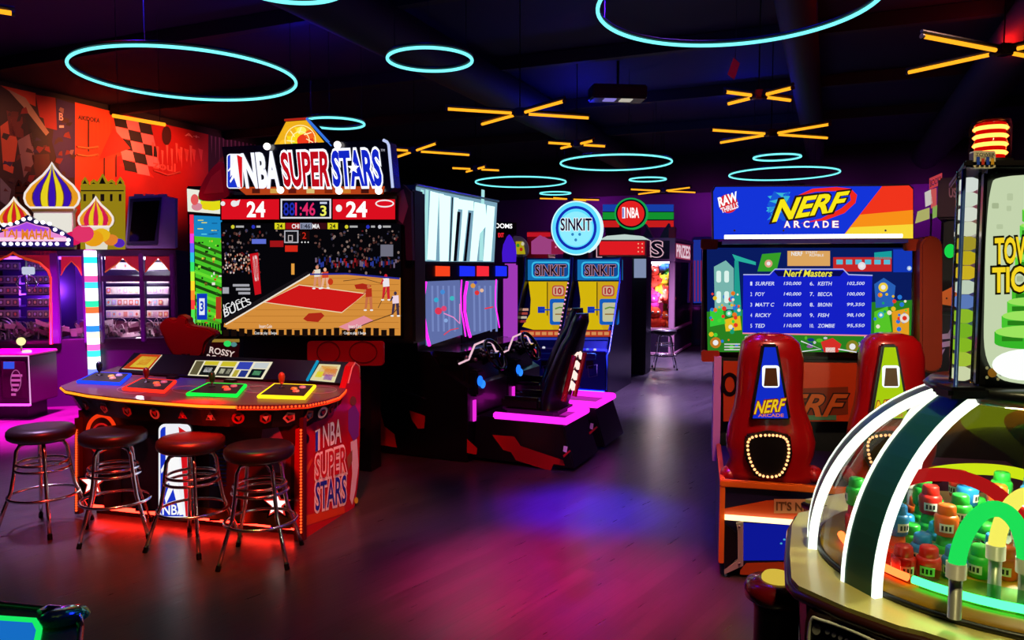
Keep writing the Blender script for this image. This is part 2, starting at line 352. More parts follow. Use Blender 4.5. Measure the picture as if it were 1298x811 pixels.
# side panel on the right, traced on its own plane
side = [(381, 688), (382, 545), (408, 530), (432, 512), (441, 480), (445, 464), (450, 459), (455, 463), (457, 480), (457, 520), (455, 600), (450, 640), (438, 672)]
part('side_panel', t, lambda m: slab(m, PS, side, .05, RED, 0), label='red side panel with lettering')
def f(m):
    txt(m, PS, 'NBA', ((409, 540), (432, 530), (432, 560), (409, 567)), mat('#f0f0f0', .5), .004, .012)
    poly(m, PS, [(399, 546), (405, 543), (405, 570), (399, 573)], WHT, .004); poly(m, PS, [(399, 548), (402, 546), (402, 571), (399, 572)], BLUEP, .006)
    for s, b, c in (('SUPER', ((399, 578), (438, 565), (438, 598), (399, 608)), '#c0141c'), ('STARS', ((399, 612), (438, 602), (438, 636), (399, 647)), '#1a2fb8')):
        txt(m, PS, s, b, mat('#f4f0f0', .5), .004, .085); txt(m, PS, s, b, mat(c, .5), .007, .012)
part('side_lettering', t, f)
sp_ = part('side_picture', t, lambda m: poly(m, PS, [(382, 655), (436, 640), (437, 650), (382, 668)], FLAME, .002))
def f(m):                               # the players printed along the back edge
    poly(m, PS, [(441, 520), (449, 512), (455, 524), (454, 552), (448, 560), (441, 545)], mat('#6a2a9a', .5), .003)
    disc(m, PS, 447, 508, 4, 6, mat('#6a3a28', .5), .004)
def f2(m):
    poly(m, PS, [(444, 560), (452, 556), (454, 590), (450, 622), (446, 640), (443, 632), (446, 600)], mat('#d8d0e0', .5), .003)
    poly(m, PS, [(439, 580), (446, 570), (446, 584), (441, 596)], mat('#8a5a40', .5), .004)
part('printed_player', sp_, f); part('printed_player', sp_, f2); part('printed_stripe', sp_, lambda m: poly(m, PS, [(383, 600), (395, 580), (396, 584), (383, 612)], FLAME, .003)); part('printed_ball', sp_, lambda m: disc(m, PS, 388, 556, 3.5, 6, BLK, .004)); part('printed_ball', sp_, lambda m: disc(m, PS, 451, 634, 2.4, 4, mat('#c8c820', .5), .004))
# control counter
edge = [(77, 489), (83, 494), (110, 499), (150, 504), (200, 508), (250, 511.5), (300, 513), (350, 513), (390, 511), (415, 506), (430, 501), (437, 494), (448, 478), (441, 471), (300, 468), (150, 464), (118, 474)]
cp = [PT(x, y, 0) for x, y in edge]
part('counter_top', t, lambda m: m.prism(cp, [p-V((0, 0, .035)) for p in cp], mat('#5a3040', .5, coat=.15, noise=.2)), label='purple-brown counter top')
cx_ = sum((p.x for p in cp))/len(cp); cy_ = sum((p.y for p in cp))/len(cp)
ap = [V((cx_+(p.x-cx_)*.965, cy_+(p.y-cy_)*.94, .895)) for p in cp]
part('apron', t, lambda m: m.prism(ap, [V((cx_+(p.x-cx_)*.93, cy_+(p.y-cy_)*.9, .765)) for p in ap], mat('#140a0e', .4)))
def f(m):
    P = [p for p in cp[:13]]
    m.tube([p+V((0, 0, -.016)) for p in P[:7]], .009, E('#ff8a1e', 1.8), n=8)
    q = P[6:]
    for a, b in zip(q, q[1:]):
        k = max(2, int((b-a).length/.022))
        for i in range(k): m.ball((*(a+(b-a)*i/k+V((0, -.004, -.016))).xy, a.z-.016), .0075, LEDR, 8)
    m.tube([p+V((0, 0, -.03)) for p in q], .006, E('#ff3414', .9), n=6)
part('edge_light', t, f)
rnd3 = random.Random(3)
def emb(m, i):
    rnd = rnd3; cols = ['#a0202a', '#d8a8a8', '#b8561e', '#e0dada', '#a01830', '#8a8a92', '#c01c28']
    if 1:
        k = 1.6+(i/13)*9.6; j = int(k); a = ap[j].lerp(ap[j+1], k-j); b = V((cx_+(a.x-cx_)*.966, cy_+(a.y-cy_)*.962, .78)); o = (a-V((cx_, cy_, a.z))).normalized()*.006
        n = (b-a).cross(ap[j+1]-ap[j]).normalized(); u = (ap[j+1]-ap[j]).normalized(); c = (a+b)/2+o; w_ = (b-a).normalized()
        if n.dot(o) < 0: n = -n
        c = c+n*.006
        r = .042; k = rnd.choice((3, 5, 6, 16))
        m.face([c+u*r*math.cos(2*math.pi*q/k+.5)+w_*r*math.sin(2*math.pi*q/k+.5) for q in range(k)], mat(cols[i % 7], .5))
        m.face([c+n*.002+u*r*.6*math.cos(2*math.pi*q/k+.5)+w_*r*.6*math.sin(2*math.pi*q/k+.5) for q in range(k)], BLK)
        m.face([c+n*.004+(u*-.5-w_*.3)*r, c+n*.004+(u*.5-w_*.4)*r, c+n*.004+(u*.2+w_*.5)*r], mat(cols[(i+3) % 7], .5))
for i in range(14): part('team_emblem', t, lambda m: emb(m, i))
def f(m):                               # court lines on the counter
    for x in (170, 240, 330, 405): annulus(m, PT, x, 494, 22, 5, .8, mat('#9a7884', .4), .002)
    pline(m, PT, [(130, 475), (436, 483)], .004, mat('#9a6a70', .4), .001)
    poly(m, PT, [(225, 477), (262, 478), (258, 496), (214, 493)], mat('#3a3aa0', .4), .0015)
part('court_lines', t, f)
decks = (('blue', [(99, 486), (122, 475), (165, 477), (152, 489)], '#1c3cff', (121, 478), '#101430'), ('red', [(157, 495), (180, 483), (222, 486), (208, 499)], '#ff2a1c', (182, 487), '#5a0c10'),
         ('green', [(238, 502), (264, 489), (311, 491), (300, 504)], '#12e03a', (263, 493), '#0c5a1c'), ('yellow', [(328, 505), (348, 490), (399, 492), (386, 507)], '#ffd818', (352, 494), '#a0421c'))
for nm, q, c, st, jc in decks:
    b0 = [PT(x, y, 0) for x, y in q]
    ce = sum(b0, V((0, 0, 0)))/4
    o = part('joystick_deck', t, lambda m: m.prism([ce+(p-ce)*.97+V((0, 0, .024)) for p in b0], [p+V((0, 0, .001)) for p in b0], mat('#14100f', .6)), label=nm+' lit joystick deck')
    part('deck_light', o, lambda m: (m.tube([p+V((0, 0, .014)) for p in b0], .013, E(c, 1.7), True, 8)), label=nm+' light rim')
    def f(m):
        p = PT(*st, 0); p = p*.6+ce*.4; p.z = .955
        m.lathe([(.026, 0), (.022, .008)], BLK, p, 14); m.tube([p, p+V((0, 0, .05))], .008, STEEL, n=8); m.lathe([(.012, .03), (.02, .05), (.024, .08), (.02, .1), (.006, .112)], mat(jc, .3), p, 14)
    part('joystick', o, f)
    u = (b0[3]-b0[0]).normalized()
    for k, (sx, sy) in enumerate(((.62, .55), (.72, .35), (.78, .7))):
        p = b0[0].lerp(b0[3], sx).lerp(b0[1].lerp(b0[2], sx), sy)+V((0, 0, .025))
        part('button', o, lambda m: m.lathe([(.024, 0), (.024, .008), (.018, .014), (.001, .015)], mat(('#e8c050', '#c8b090', '#b0b0c8')[k], .3), p, 14))
for x, y in ((160, 472), (219, 480), (292, 484), (378, 485)):
    p = PT(x, y, 0)
    part('cup_holder', t, lambda m: m.box(p.x-.05, p.y-.03, p.z, p.x+.05, p.y+.03, p.z+.02, BLK, .008))
# sloped instruction console behind the counter
PC = Pl(NF, (0, PT(290, 483).y, .935), (0, -.5, .87))
con = [(150, 470), (170, 447), (446, 459), (443, 486)]
part('instruction_console', t, lambda m: slab(m, PC, con, .05, mat('#0e0a12', .25)))
def card(m, pts, items):
    poly(m, PC, pts, EW('#f0e8c8'), .003)
    tl, tr, br, bl = [V((*p, 0)) for p in pts]
    for u0, v0, u1, v1, c in items:
        g = lambda u, v: (tl.lerp(tr, u).lerp(bl.lerp(br, u), v)).xy
        poly(m, PC, [g(u0, v0), g(u1, v0), g(u1, v1), g(u0, v1)], E(c, .8), .006)
part('instruction_card', t, lambda m: card(m, [(178, 449), (206, 450), (189, 470), (154, 468)], [(.02, .02, .98, .98, '#d04018'), (.2, .15, .9, .85, '#f0d040'), (.35, .3, .75, .7, '#e06018')]), label='small orange and yellow instruction card')
part('instruction_card', t, lambda m: card(m, [(248, 457), (346, 459), (333, 481), (238, 476)], [(.02, .05, .12, .95, '#686040'), (.14, .05, .32, .3, '#e0d030'), (.14, .32, .32, .95, '#181818'), (.18, .45, .28, .75, '#e8e8e8'), (.36, .05, .55, .35, '#e0d030'), (.36, .4, .55, .95, '#383830'), (.39, .5, .45, .8, '#d0d0b0'), (.48, .5, .53, .8, '#d0d0b0'),
     (.58, .05, .76, .5, '#3a4ac0'), (.58, .55, .64, .95, '#c8b840'), (.66, .55, .76, .95, '#2a3a90'), (.79, .08, .97, .4, '#d8e0e0'), (.79, .45, .97, .95, '#101820'), (.83, .55, .93, .8, '#58a070')]), label='long instruction card of coloured squares')
part('instruction_card', t, lambda m: card(m, [(405, 462), (432, 463), (424, 485), (393, 482)], [(.0, .0, 1, 1, '#f4e8b0'), (.15, .1, .9, .5, '#f0a020'), (.4, .25, .95, .7, '#e04020'), (.5, .6, .85, .92, '#9030b0'), (.12, .45, .4, .8, '#f0e030')]), label='card with a burst of yellow, red and purple')
part('card_bracket', t, lambda m: pline(m, PC, [(403, 459), (390, 483)], .012, E('#18a8d8', .7), .01), label='cyan lit bracket')
pa = [PS(x, y) for x, y in ((441, 486), (446, 466), (450, 460), (455, 464), (456, 478))]
part('console_trim', t, lambda m: m.tube(pa, .008, mat('#c88880', .3), n=8))
# the cabinet behind and the big screen
SY = cp[14].y+.28
PX = Pl(NF, (0, SY, 0), (0, -1, 0))
s0, s1 = PX(279, 281), PX(510, 430)
part('cabinet_back', t, lambda m: (m.box(s0.x-.02, SY+.035, s1.z-.04, s1.x+.1, SY+.3, PX(395, 246).z+.02, BLK, .02), m.box(PX(300, 440).x, SY+.1, 0, PX(462, 440).x, SY+.3, s1.z, BLK), m.box(PX(310, 440).x, SY-.12, .4, PX(462, 440).x-.06, SY+.1, PX(395, 460).z-.05, BLK)))
part('red_panel', t, lambda m: (slab(m, PX, rr(391, 432, 487, 463, 4), .03, RED, .02), annulus(m, PX, 418, 446, 15, 14, 1.2, mat('#60080c', .4), .024), annulus(m, PX, 462, 446, 18, 14, 1.2, mat('#60080c', .4), .024)))
scr = part('screen', t, lambda m: m.box(s0.x, SY, s1.z, s1.x, SY+.034, s0.z, GLOSS, .006))
rnd = random.Random(5)
def f(m):
    P = PX; e = lambda c, s=.95: E(c, s)
    rect(m, P, 281, 283, 508, 425, e('#060509'))
    for i in range(330):                # the crowd
        x, y = rnd.uniform(283, 507), rnd.uniform(292, 346)
        if 330 < x < 396 and y > 300: continue
        c = rnd.choice(['#4a2a24', '#30282e', '#6a4a44', '#3a3a5a', '#5c1418', '#2c2c34', '#857068'])
        disc(m, P, x, y, rnd.uniform(.9, 1.9), rnd.uniform(1., 2.2), e(c), .004, 7)
    for i in range(46):
        x = 400+i*2.25; y = 325+rnd.uniform(0, 10); rect(m, P, x, y, x+2, y+rnd.uniform(4, 8), e(rnd.choice(['#2a3a9a', '#1a2a70', '#a01a20', '#70607a', '#601014', '#283470', '#301018'])), .006)
    for i in range(70): disc(m, P, rnd.uniform(283, 318), rnd.uniform(322, 346), 1., 1.5, e(rnd.choice(['#a04a30', '#c8a088', '#702c20', '#e0d0c8'])), .006, 6)
    poly(m, P, [(285, 408), (392, 347), (420, 347), (508, 352), (508, 425), (318, 424), (284, 414)], e('#d8903c'), .006)      # floorboards
    for k in range(9):
        y = 352+k*8; rect(m, P, max(285, 395-(y-350)*1.75)+3, y, 506, y+.9, e('#c07c30'), .007)
    poly(m, P, [(286, 410), (281, 406), (390, 344), (397, 346)], e('#181418'), .008)
    pline(m, P, [(287, 411), (394, 347.5)], .006, e('#f0e8d8'), .01); pline(m, P, [(394, 347.5), (440, 347), (507, 353)], .008, e('#2a2a90'), .01)
    poly(m, P, [(336, 383), (380, 361), (464, 372), (434, 396)], e('#d01818'), .01)
    pline(m, P, [(336, 383), (380, 361), (464, 372), (434, 396)], .004, e('#f0d8b0'), .011, True)
    poly(m, P, [(385, 404), (392, 397), (408, 396), (412, 400), (404, 408), (390, 407)], e('#b02818'), .01); poly(m, P, [(450, 361), (460, 359), (472, 362), (464, 367), (452, 366)], e('#b02818'), .01)
    pline(m, P, [(432, 424), (470, 408), (498, 398), (507, 388)], .004, e('#5a3a20'), .011); pline(m, P, [(436, 356), (462, 353), (494, 362), (480, 390)], .003, e('#5a3a20'), .011)
    poly(m, P, [(430, 414), (462, 400), (474, 406), (446, 420)], e('#e890a0'), .0105)
    for i in range(22): rect(m, P, 284+i*10, 418+rnd.uniform(-3, 0), 291+i*10, 426, e('#180c08'), .012)
    poly(m, P, [(317, 322), (328, 320), (332, 372), (324, 374)], e('#c8101c'), .01); txt(m, P, 'OLTO', ((321, 324), (327, 323), (329, 356), (324, 357)), e('#f0e0e0'), .012)
    for s, b in (('BULLS', ((284, 392), (317, 378), (320, 385), (286, 402))), ('ICAGO', ((284, 386), (312, 376), (314, 381), (285, 392)))): txt(m, P, s, b, e('#f0f0f0'), .012, .01)
    for x0, y0, x1, y1 in ((296, 360, 317, 363), (300, 365, 318, 368), (303, 370, 318, 373), (283, 364, 291, 372)): rect(m, P, x0, y0, x1, y1, e('#a8a8b0'), .01)
    for x0, y0, x1, y1, c in ((361, 292, 379, 308, '#b8b8c0'), (320, 303, 338, 309, '#6070d8'), (343, 305, 360, 313, '#a01418'), (362, 311, 378, 319, '#d82818'), (381, 293, 393, 304, '#200808')): rect(m, P, x0, y0, x1, y1, e(c), .009)
    rect(m, P, 362.5, 293.5, 377.5, 306.5, e('#141418'), .01); rect(m, P, 366, 298, 372, 306, e('#c8c0c0'), .011); rect(m, P, 367, 299, 371, 305, e('#141418'), .012)
    txt(m, P, '2', (384, 294.5, 389, 302.5), e('#d82818'), .011)
    for k in range(3): disc(m, P, 383.5+k*4, 307, 1, 1, e('#e8e8e8'), .011, 8)
    rect(m, P, 483, 310, 499, 325, e('#707080'), .01); rect(m, P, 370, 334, 374, 348, e('#e8a040'), .01)
    for x, y, s, a, b in ((403, 339, 15, '#e8e0d0', '#d89070'), (413, 342, 13, '#d84828', '#e8b090'), (468, 363, 17, '#b8301c', '#c87048'), (490, 350, 17, '#f0e8f0', '#d02030'), (502, 372, 16, '#f0d8e8', '#40304a')):
        disc(m, P, x, y-s*.02, 2., 2.5, e(b), .014, 10); poly(m, P, [(x-4, y+3), (x+4, y+2), (x+4.5, y+s*.75), (x-3.5, y+s*.8)], e(a), .014)
        poly(m, P, [(x-3.5, y+s*.75), (x, y+s*.75), (x-2, y+s*1.6), (x-5, y+s*1.7)], e(b), .013); poly(m, P, [(x+.5, y+s*.75), (x+4.5, y+s*.7), (x+5, y+s*1.75), (x+2, y+s*1.7)], e(b), .013)
        poly(m, P, [(x-4, y+3), (x-7, y+s*.6), (x-5.4, y+s*.62), (x-2.5, y+5)], e(b), .015); disc(m, P, x+4, y+s*1.76, 2.2, 1.1, e('#f0f0f0'), .015, 8); disc(m, P, x-4, y+s*1.76, 2.2, 1.1, e('#f0f0f0'), .015, 8)
    disc(m, P, 420, 357, 3.4, 4.2, e('#c83818'), .015, 12)
    for x in (338, 451): txt(m, P, 'Insert Coin' if x < 400 else 'Insert Card', (x-8, 411, x+8, 415.5), e('#f0e8e0'), .016, .01); txt(m, P, 'Cost to play 1 Swipe', (x-14, 420, x+14, 424.5), e('#f0f0f0'), .016, .01)
    for x in (349, 416): rect(m, P, x, 282.5, x+13, 290.5, e('#e0d820'), .01); txt(m, P, '24', (x+3, 284, x+10, 289.5), e('#101010'), .012, .02)
    rect(m, P, 363, 282.5, 381, 290.5, e('#a01018'), .01); txt(m, P, 'CHI', (371, 284, 380, 289.5), e('#ffffff'), .012, .02); rect(m, P, 381, 282.5, 396, 290.5, e('#8890a8'), .01); txt(m, P, '1:46', (383, 284, 394, 289.5), e('#303040'), .012, .02)
    rect(m, P, 396, 282.5, 415, 290.5, e('#380c14'), .01); txt(m, P, 'MIA', (397, 284, 406, 289.5), e('#ffffff'), .012, .02)
    for x, c in ((296, '#d8d030'), (322, '#2a34c0'), (440, '#d8d030'), (467, '#2a34c0'), (482, '#c8c8d0')): disc(m, P, x, 287.5, 2.3, 2.4, e(c), .01, 12); rect(m, P, x+4, 286, x+14 if c != '#2a34c0' else x+9, 288.5, e('#b0b0b0'), .01)
part('game_picture', scr, f)
# scoreboard over the screen
PB = Pl(NF, (0, SY-.06, 0), (0, -1, 0))
sb = part('scoreboard', t, lambda m: slab(m, PB, [(279, 253), (503, 248), (503, 278), (279, 279)], .12, BLK, 0))
for (x0, x1) in ((281, 354), (422, 501)): part('score_panel', sb, lambda m: rect(m, PB, x0, 252.5, x1, 278, E('#e01020', .95), .003))
for x0, x1 in ((314, 336), (440, 465)): part('score_digits', sb, lambda m: txt(m, PB, '24', (x0, 256, x1, 274.5), E('#ffffff', 1.1), .006, .03))
def f(m):
    rect(m, PB, 356, 252, 420, 277, E('#e8e8f0', .9), .003); rect(m, PB, 358, 254, 418, 275, E('#06061c', .9), .005)
    txt(m, PB, '88', (360, 257, 374, 273), E('#2030b8', .9), .007, .01); txt(m, PB, '1:46', (375, 257, 400, 273), E('#e02868', 1.), .008, .015)
    txt(m, PB, '3', (407, 261, 414, 273.5), E('#f0f060', 1.), .008, .02); rect(m, PB, 406, 256, 415, 258.5, E('#d0d8f0', .9), .007)
part('game_clock', sb, f)
def f(m):
    disc(m, PB, 430, 264, 4, 4.6, E('#f4f4f4', 1.), .006); annulus(m, PB, 488, 258, 12, 5, 1.8, E('#f0e8e8', 1.), .006); disc(m, PB, 297, 258, 4, 4, E('#f4f4f4', .9), .006, 12); poly(m, PB, [(297, 256), (305, 253), (303, 260), (298, 262)], E('#f4f4f4', .9), .006); disc(m, PB, 283, 258, 3, 3, E('#f4f4f4', .9), .006, 12)
part('team_mark', sb, f)
# right and left wings with dark player pictures
part('wing_panel', t, lambda m: (slab(m, PX, [(502, 236), (512, 234), (522, 244), (524, 330), (516, 330), (514, 286), (503, 283)], .05, mat('#2a1530', .45), .02), poly(m, PX, [(505, 245), (513, 240), (519, 262), (512, 284), (505, 278)], mat('#8a4a6a', .5), .024)))
part('wing_panel', t, lambda m: (slab(m, PX, bow([(252, 252), (262, 222), (282, 205), (292, 240), (282, 252)], 4), .05, mat('#9a2430', .5), .0), poly(m, PX, [(258, 246), (268, 224), (280, 214), (284, 244)], mat('#b85040', .5), .003)))
# marquee
PM = Pl(NF, (0, SY-.2, 2.3), (0, -1, -.06))
mq = part('marquee', t, lambda m: slab(m, PM, [(281, 186), (486, 177), (493, 181), (499, 238), (495, 243), (300, 243), (290, 240)], .14, mat('#141428', .25, coat=.4)))
def f(m):
    txt(m, PM, 'NBA', ((307, 197), (352, 194), (354, 236), (313, 236)), E('#eef0ff', 1.15), .006, .05)
    for s, b, c in (('SUPER', ((356, 195), (418, 193), (418, 235), (362, 235)), '#c80c1c'), ('STARS', ((421, 193), (480, 191), (485, 234), (424, 235)), '#1428d0')):
        txt(m, PM, s, b, E('#f2f4ff', 1.25), .006, .09); txt(m, PM, s, b, E(c, .9), .011, .035)
    star(m, PM, 449, 213, 8, E('#ffffff', 1.3), .014)
    txt(m, PM, 'TM', (483, 189, 488, 192), E('#d0d0e0', .8), .006)
part('lettering', mq, f)
part('emblem', mq, lambda m: logo(m, PM, 288, 195, 309, 239, .006, lambda c: E(c, 1.05)))
part('lower_band', mq, lambda m: (poly(m, PM, [(300, 237), (488, 236), (486, 246), (312, 247)], E('#c8481c', .8), .004), [rect(m, PM, 320+k*23, 239, 330+k*23, 245, E(c, .8), .006) for k, c in enumerate(['#5a1a10', '#e8b050', '#6a1a14', '#f0d080', '#8a2a10', '#e08a30', '#4a1410'])]))
for x, y in ((430, 184), (341, 186), (358, 241), (432, 242), (482, 242)):
    part('bulb', mq, lambda m: m.ball(PM(x, y, .03), .03, E('#fff8f0', 2.5), 12))
part('edge_tube', mq, lambda m: m.tube([PM(x, y, .004) for x, y in ((486, 177.5), (491, 180), (493, 184), (498, 238))], .012, E('#c8d4ff', .9), n=8))
# hexagonal glowing topper
hx = [(360, 152), (388, 150), (418, 182), (424, 196), (348, 196), (344, 184)]
tp = part('topper', t, lambda m: slab(m, PM, hx, .1, mat('#1a1418', .4), -.02))
def f(m):
    poly(m, PM, [(361, 154), (387, 152), (413, 184), (404, 194), (356, 194), (346, 183)], E('#f0b01c', 1.), -.017)
    for cx, cy, r, c in ((376, 172, 14, '#f8d81c'), (366, 166, 8, '#f0b01c'), (386, 178, 11, '#e83a1c'), (392, 170, 7, '#f0641c'), (388, 188, 8, '#a018b0'), (398, 184, 6, '#c82a50'), (372, 186, 6, '#48b040'), (360, 182, 7, '#f8c028'), (381, 165, 6, '#f8ec60')): disc(m, PM, cx, cy, r, r*.8, E(c, 1.05), -.014-.0001*r, 14)
    for r in (12, 20): annulus(m, PM, 380, 178, r, r, 1.1, E('#ffe8a0', 1.1), -.008)
    for k in range(7):
        a = k*.9; pline(m, PM, [(380+8*math.cos(a), 176+7*math.sin(a)), (380+17*math.cos(a+.3), 176+15*math.sin(a+.3))], .004, E('#fff0b0', 1.1), -.006)
part('burst_picture', tp, f)
part('edge_tube', tp, lambda m: m.tube([PM(x, y, -.01) for x, y in ((388, 150), (420, 185))], .012, E('#3a78e8', .9), n=8))
part('edge_tube', tp, lambda m: m.tube([PM(x, y, -.01) for x, y in ((360, 152), (388, 150))], .01, E('#c02818', .8), n=8))

# ================================================================ bar stools
def make_stool(label, loc):
    t = thing('bar_stool', label, 'stool', loc, .35, 'round black bar stools')
    part('seat', t, lambda m: m.lathe([(.001, .635), (.185, .635), (.205, .65), (.212, .675), (.208, .7), (.19, .717), (.12, .722), (.001, .722)], mat('#20141a', .38, noise=.1), n=40, caps=False), label='black padded round seat')
    part('seat_plate', t, lambda m: m.lathe([(.06, .615), (.15, .62), (.15, .634)], BLK))
    for k in range(4):
        a = k*math.pi/2+.3; d = V((math.cos(a), math.sin(a), 0))
        pr = [(.02, .61), (.09, .612), (.13, .6), (.15, .565), (.158, .5), (.17, .4), (.19, .29), (.205, .25), (.235, .17), (.285, .02)]
        o = part('leg', t, lambda m: m.tube([d*r+V((0, 0, z)) for r, z in pr], .0125, CHROME, n=12), label='chrome leg')
        part('foot_cap', o, lambda m: m.tube([d*.28+V((0, 0, .034)), d*.2905+V((0, 0, .001))], .0155, BLK, n=12))
    for R, z in ((.155, .47), (.165, .43), (.215, .245)):
        part('foot_ring' if z < .3 else 'brace_ring', t, lambda m: m.tube([(R*math.cos(2*math.pi*i/40), R*math.sin(2*math.pi*i/40), z) for i in range(40)], .0105, CHROME, True, 10), label='chrome ring')
    return t
st0 = make_stool('black chrome-legged stool by the left post of the counter, leftmost of four', at_z(52, 540, .72)*V((1, 1, 0)) if False else V((*at_z(52, 540, .72).xy, 0)))
for (x, y), yaw, lb in (((143.5, 545), .9, 'black chrome-legged stool in front of the left star lamp, second from left'), ((242, 553), .2, 'black stool with red sheen before the red, white and blue emblem panel'), ((328.5, 563), .55, 'black chrome-legged stool by the right star lamp, rightmost of four'), ((843, 417.5), .4, 'small far stool standing before the plush toy claw machine')):
    dup(st0, V((*at_z(x, y, .72).xy, 0)), yaw, lb)

# ================================================================ vertical screen machine behind on the left
CO = V((*at_y(262, 400, 8.15).xy, 0)); CY_ = math.radians(4); CF = frame(CO, CY_)
t = thing('vertical_screen_machine', 'tall machine with bright green vertical screen behind the basketball cabinet', 'arcade machine', CO, CY_)
P = Pl(CF, (0, 0, 0), (0, -1, 0)); a, b = P(236, 238), P(300, 425)
part('cabinet', t, lambda m: (m.box(a.x, .012, 0, b.x, .5, a.z+.02, BLK, .01), m.box(a.x+.05, -.35, 0, b.x, .012, b.z-.26, BLK, .01)))
def f(m):
    e = lambda c: E(c, .95)
    poly(m, P, [(246, 273), (284, 275), (284, 424), (249, 416)], e('#4ac828'), .002); poly(m, P, [(246, 273), (284, 275), (284, 302), (246, 299)], e('#1a88c8'), .005)
    r = random.Random(2)
    for k in range(12):
        y = 306+k*9; poly(m, P, [(247, y), (284, y+14), (284, y+18), (247, y+4)], e(r.choice(['#2a5a14', '#6ae030', '#1a4410', '#50a020'])), .006)
    for k in range(46): x, y = r.uniform(248, 281), r.uniform(304, 410); rect(m, P, x, y, x+r.uniform(1.5, 4), y+r.uniform(1.5, 3.5), e(r.choice(['#90f040', '#f0f0e0', '#2a6018', '#c0402a', '#183010', '#e8d040'])), .009)
    for k in range(9): x, y = r.uniform(248, 274), r.uniform(277, 297); rect(m, P, x, y, x+7, y+1.2, e(r.choice(['#60e0f0', '#e0e060', '#105a90'])), .009)
    rect(m, P, 250, 372, 263, 405, e('#1038c0'), .011); rect(m, P, 253, 378, 260, 399, e('#e8f0ff'), .013); txt(m, P, '3', (254.5, 382, 258.5, 394), e('#1038c0'), .015, .03)
    rect(m, P, 274, 376, 281, 404, e('#b83820'), .011)
    for k in range(10): rect(m, P, 249+k*3.4, 411-r.uniform(0, 3), 251+k*3.4, 419, e('#0c200c'), .012)
part('screen', t, f)
def f(m):
    poly(m, P, [(237, 239), (290, 246), (290, 272), (238, 268)], E('#f0f0e0', .95), .002)
    for cx, cy, rx, ry, c in ((270, 256, 16, 11, '#e8e018'), (247, 253, 5, 7, '#e85a5a'), (258, 250, 7, 5, '#58c848'), (250, 262, 7, 5, '#d88a9a'), (276, 249, 8, 4, '#202020'), (262, 262, 6, 4, '#f0d818')): disc(m, P, cx, cy, rx, ry, E(c, .95), .004+.0002*(20-rx), 16)
part('marquee', t, f)
def f(m):
    cs = ['#f02848', '#f02848', '#d838c8', '#5a58e8', '#28b0c8', '#30d060', '#a8e030', '#f0c828', '#f08028', '#e83838', '#48d048', '#60d880']
    for k, c in enumerate(cs): rect(m, P, 240.5+k*.2, 272+k*12, 245.5+k*.2, 284.2+k*12, E(c, 1.3), .004)
part('light_strip', t, f)
P2 = Pl(CF, (0, -.36, 0), (0, -1, .35))
def f(m):
    slab(m, P2, [(254, 428), (304, 436), (302, 462), (252, 456)], .02, mat('#100c0c', .4), .01); rect(m, P2, 256, 430, 304, 434, E('#c8a040', .5), .013)
    txt(m, P2, 'CROSSY', ((259, 438), (298, 446), (296, 453), (258, 446)), E('#f0d8d0', .8), .015, .02); txt(m, P2, 'ROAD', ((263, 449), (290, 454), (289, 461), (262, 457)), E('#f0d8d0', .8), .015, .02)
    disc(m, P2, 289, 436, 5, 4, E('#30e060', .9), .018, 10); disc(m, P2, 297, 437, 4, 3, E('#60a0a0', .7), .018, 10)
part('name_plate', t, f)

# ================================================================ padded red seat
SO = V((*at_y(236, 440, 7.55).xy, 0)); SF = frame(SO, 0)
t = thing('padded_seat', 'dark red scalloped seat back behind the left end of the counter', 'seat', SO)
P = Pl(SF, (0, 0, 0), (0, -1, 0))
sh = bow([(206, 424), (203, 412), (212, 403), (222, 406), (228, 399), (238, 404), (240, 412), (262, 416), (274, 424), (262, 434), (255, 452), (222, 452)], 5)
part('backrest', t, lambda m: slab(m, P, sh, .16, mat('#a81018', .6, noise=.1), .02, .02))
part('pedestal', t, lambda m: (m.tube([(0, .0, 0), (0, .0, P(236, 448).z)], .05, BLK, n=12), m.lathe([(.25, 0), (.25, .03), (.06, .06)], BLK)))
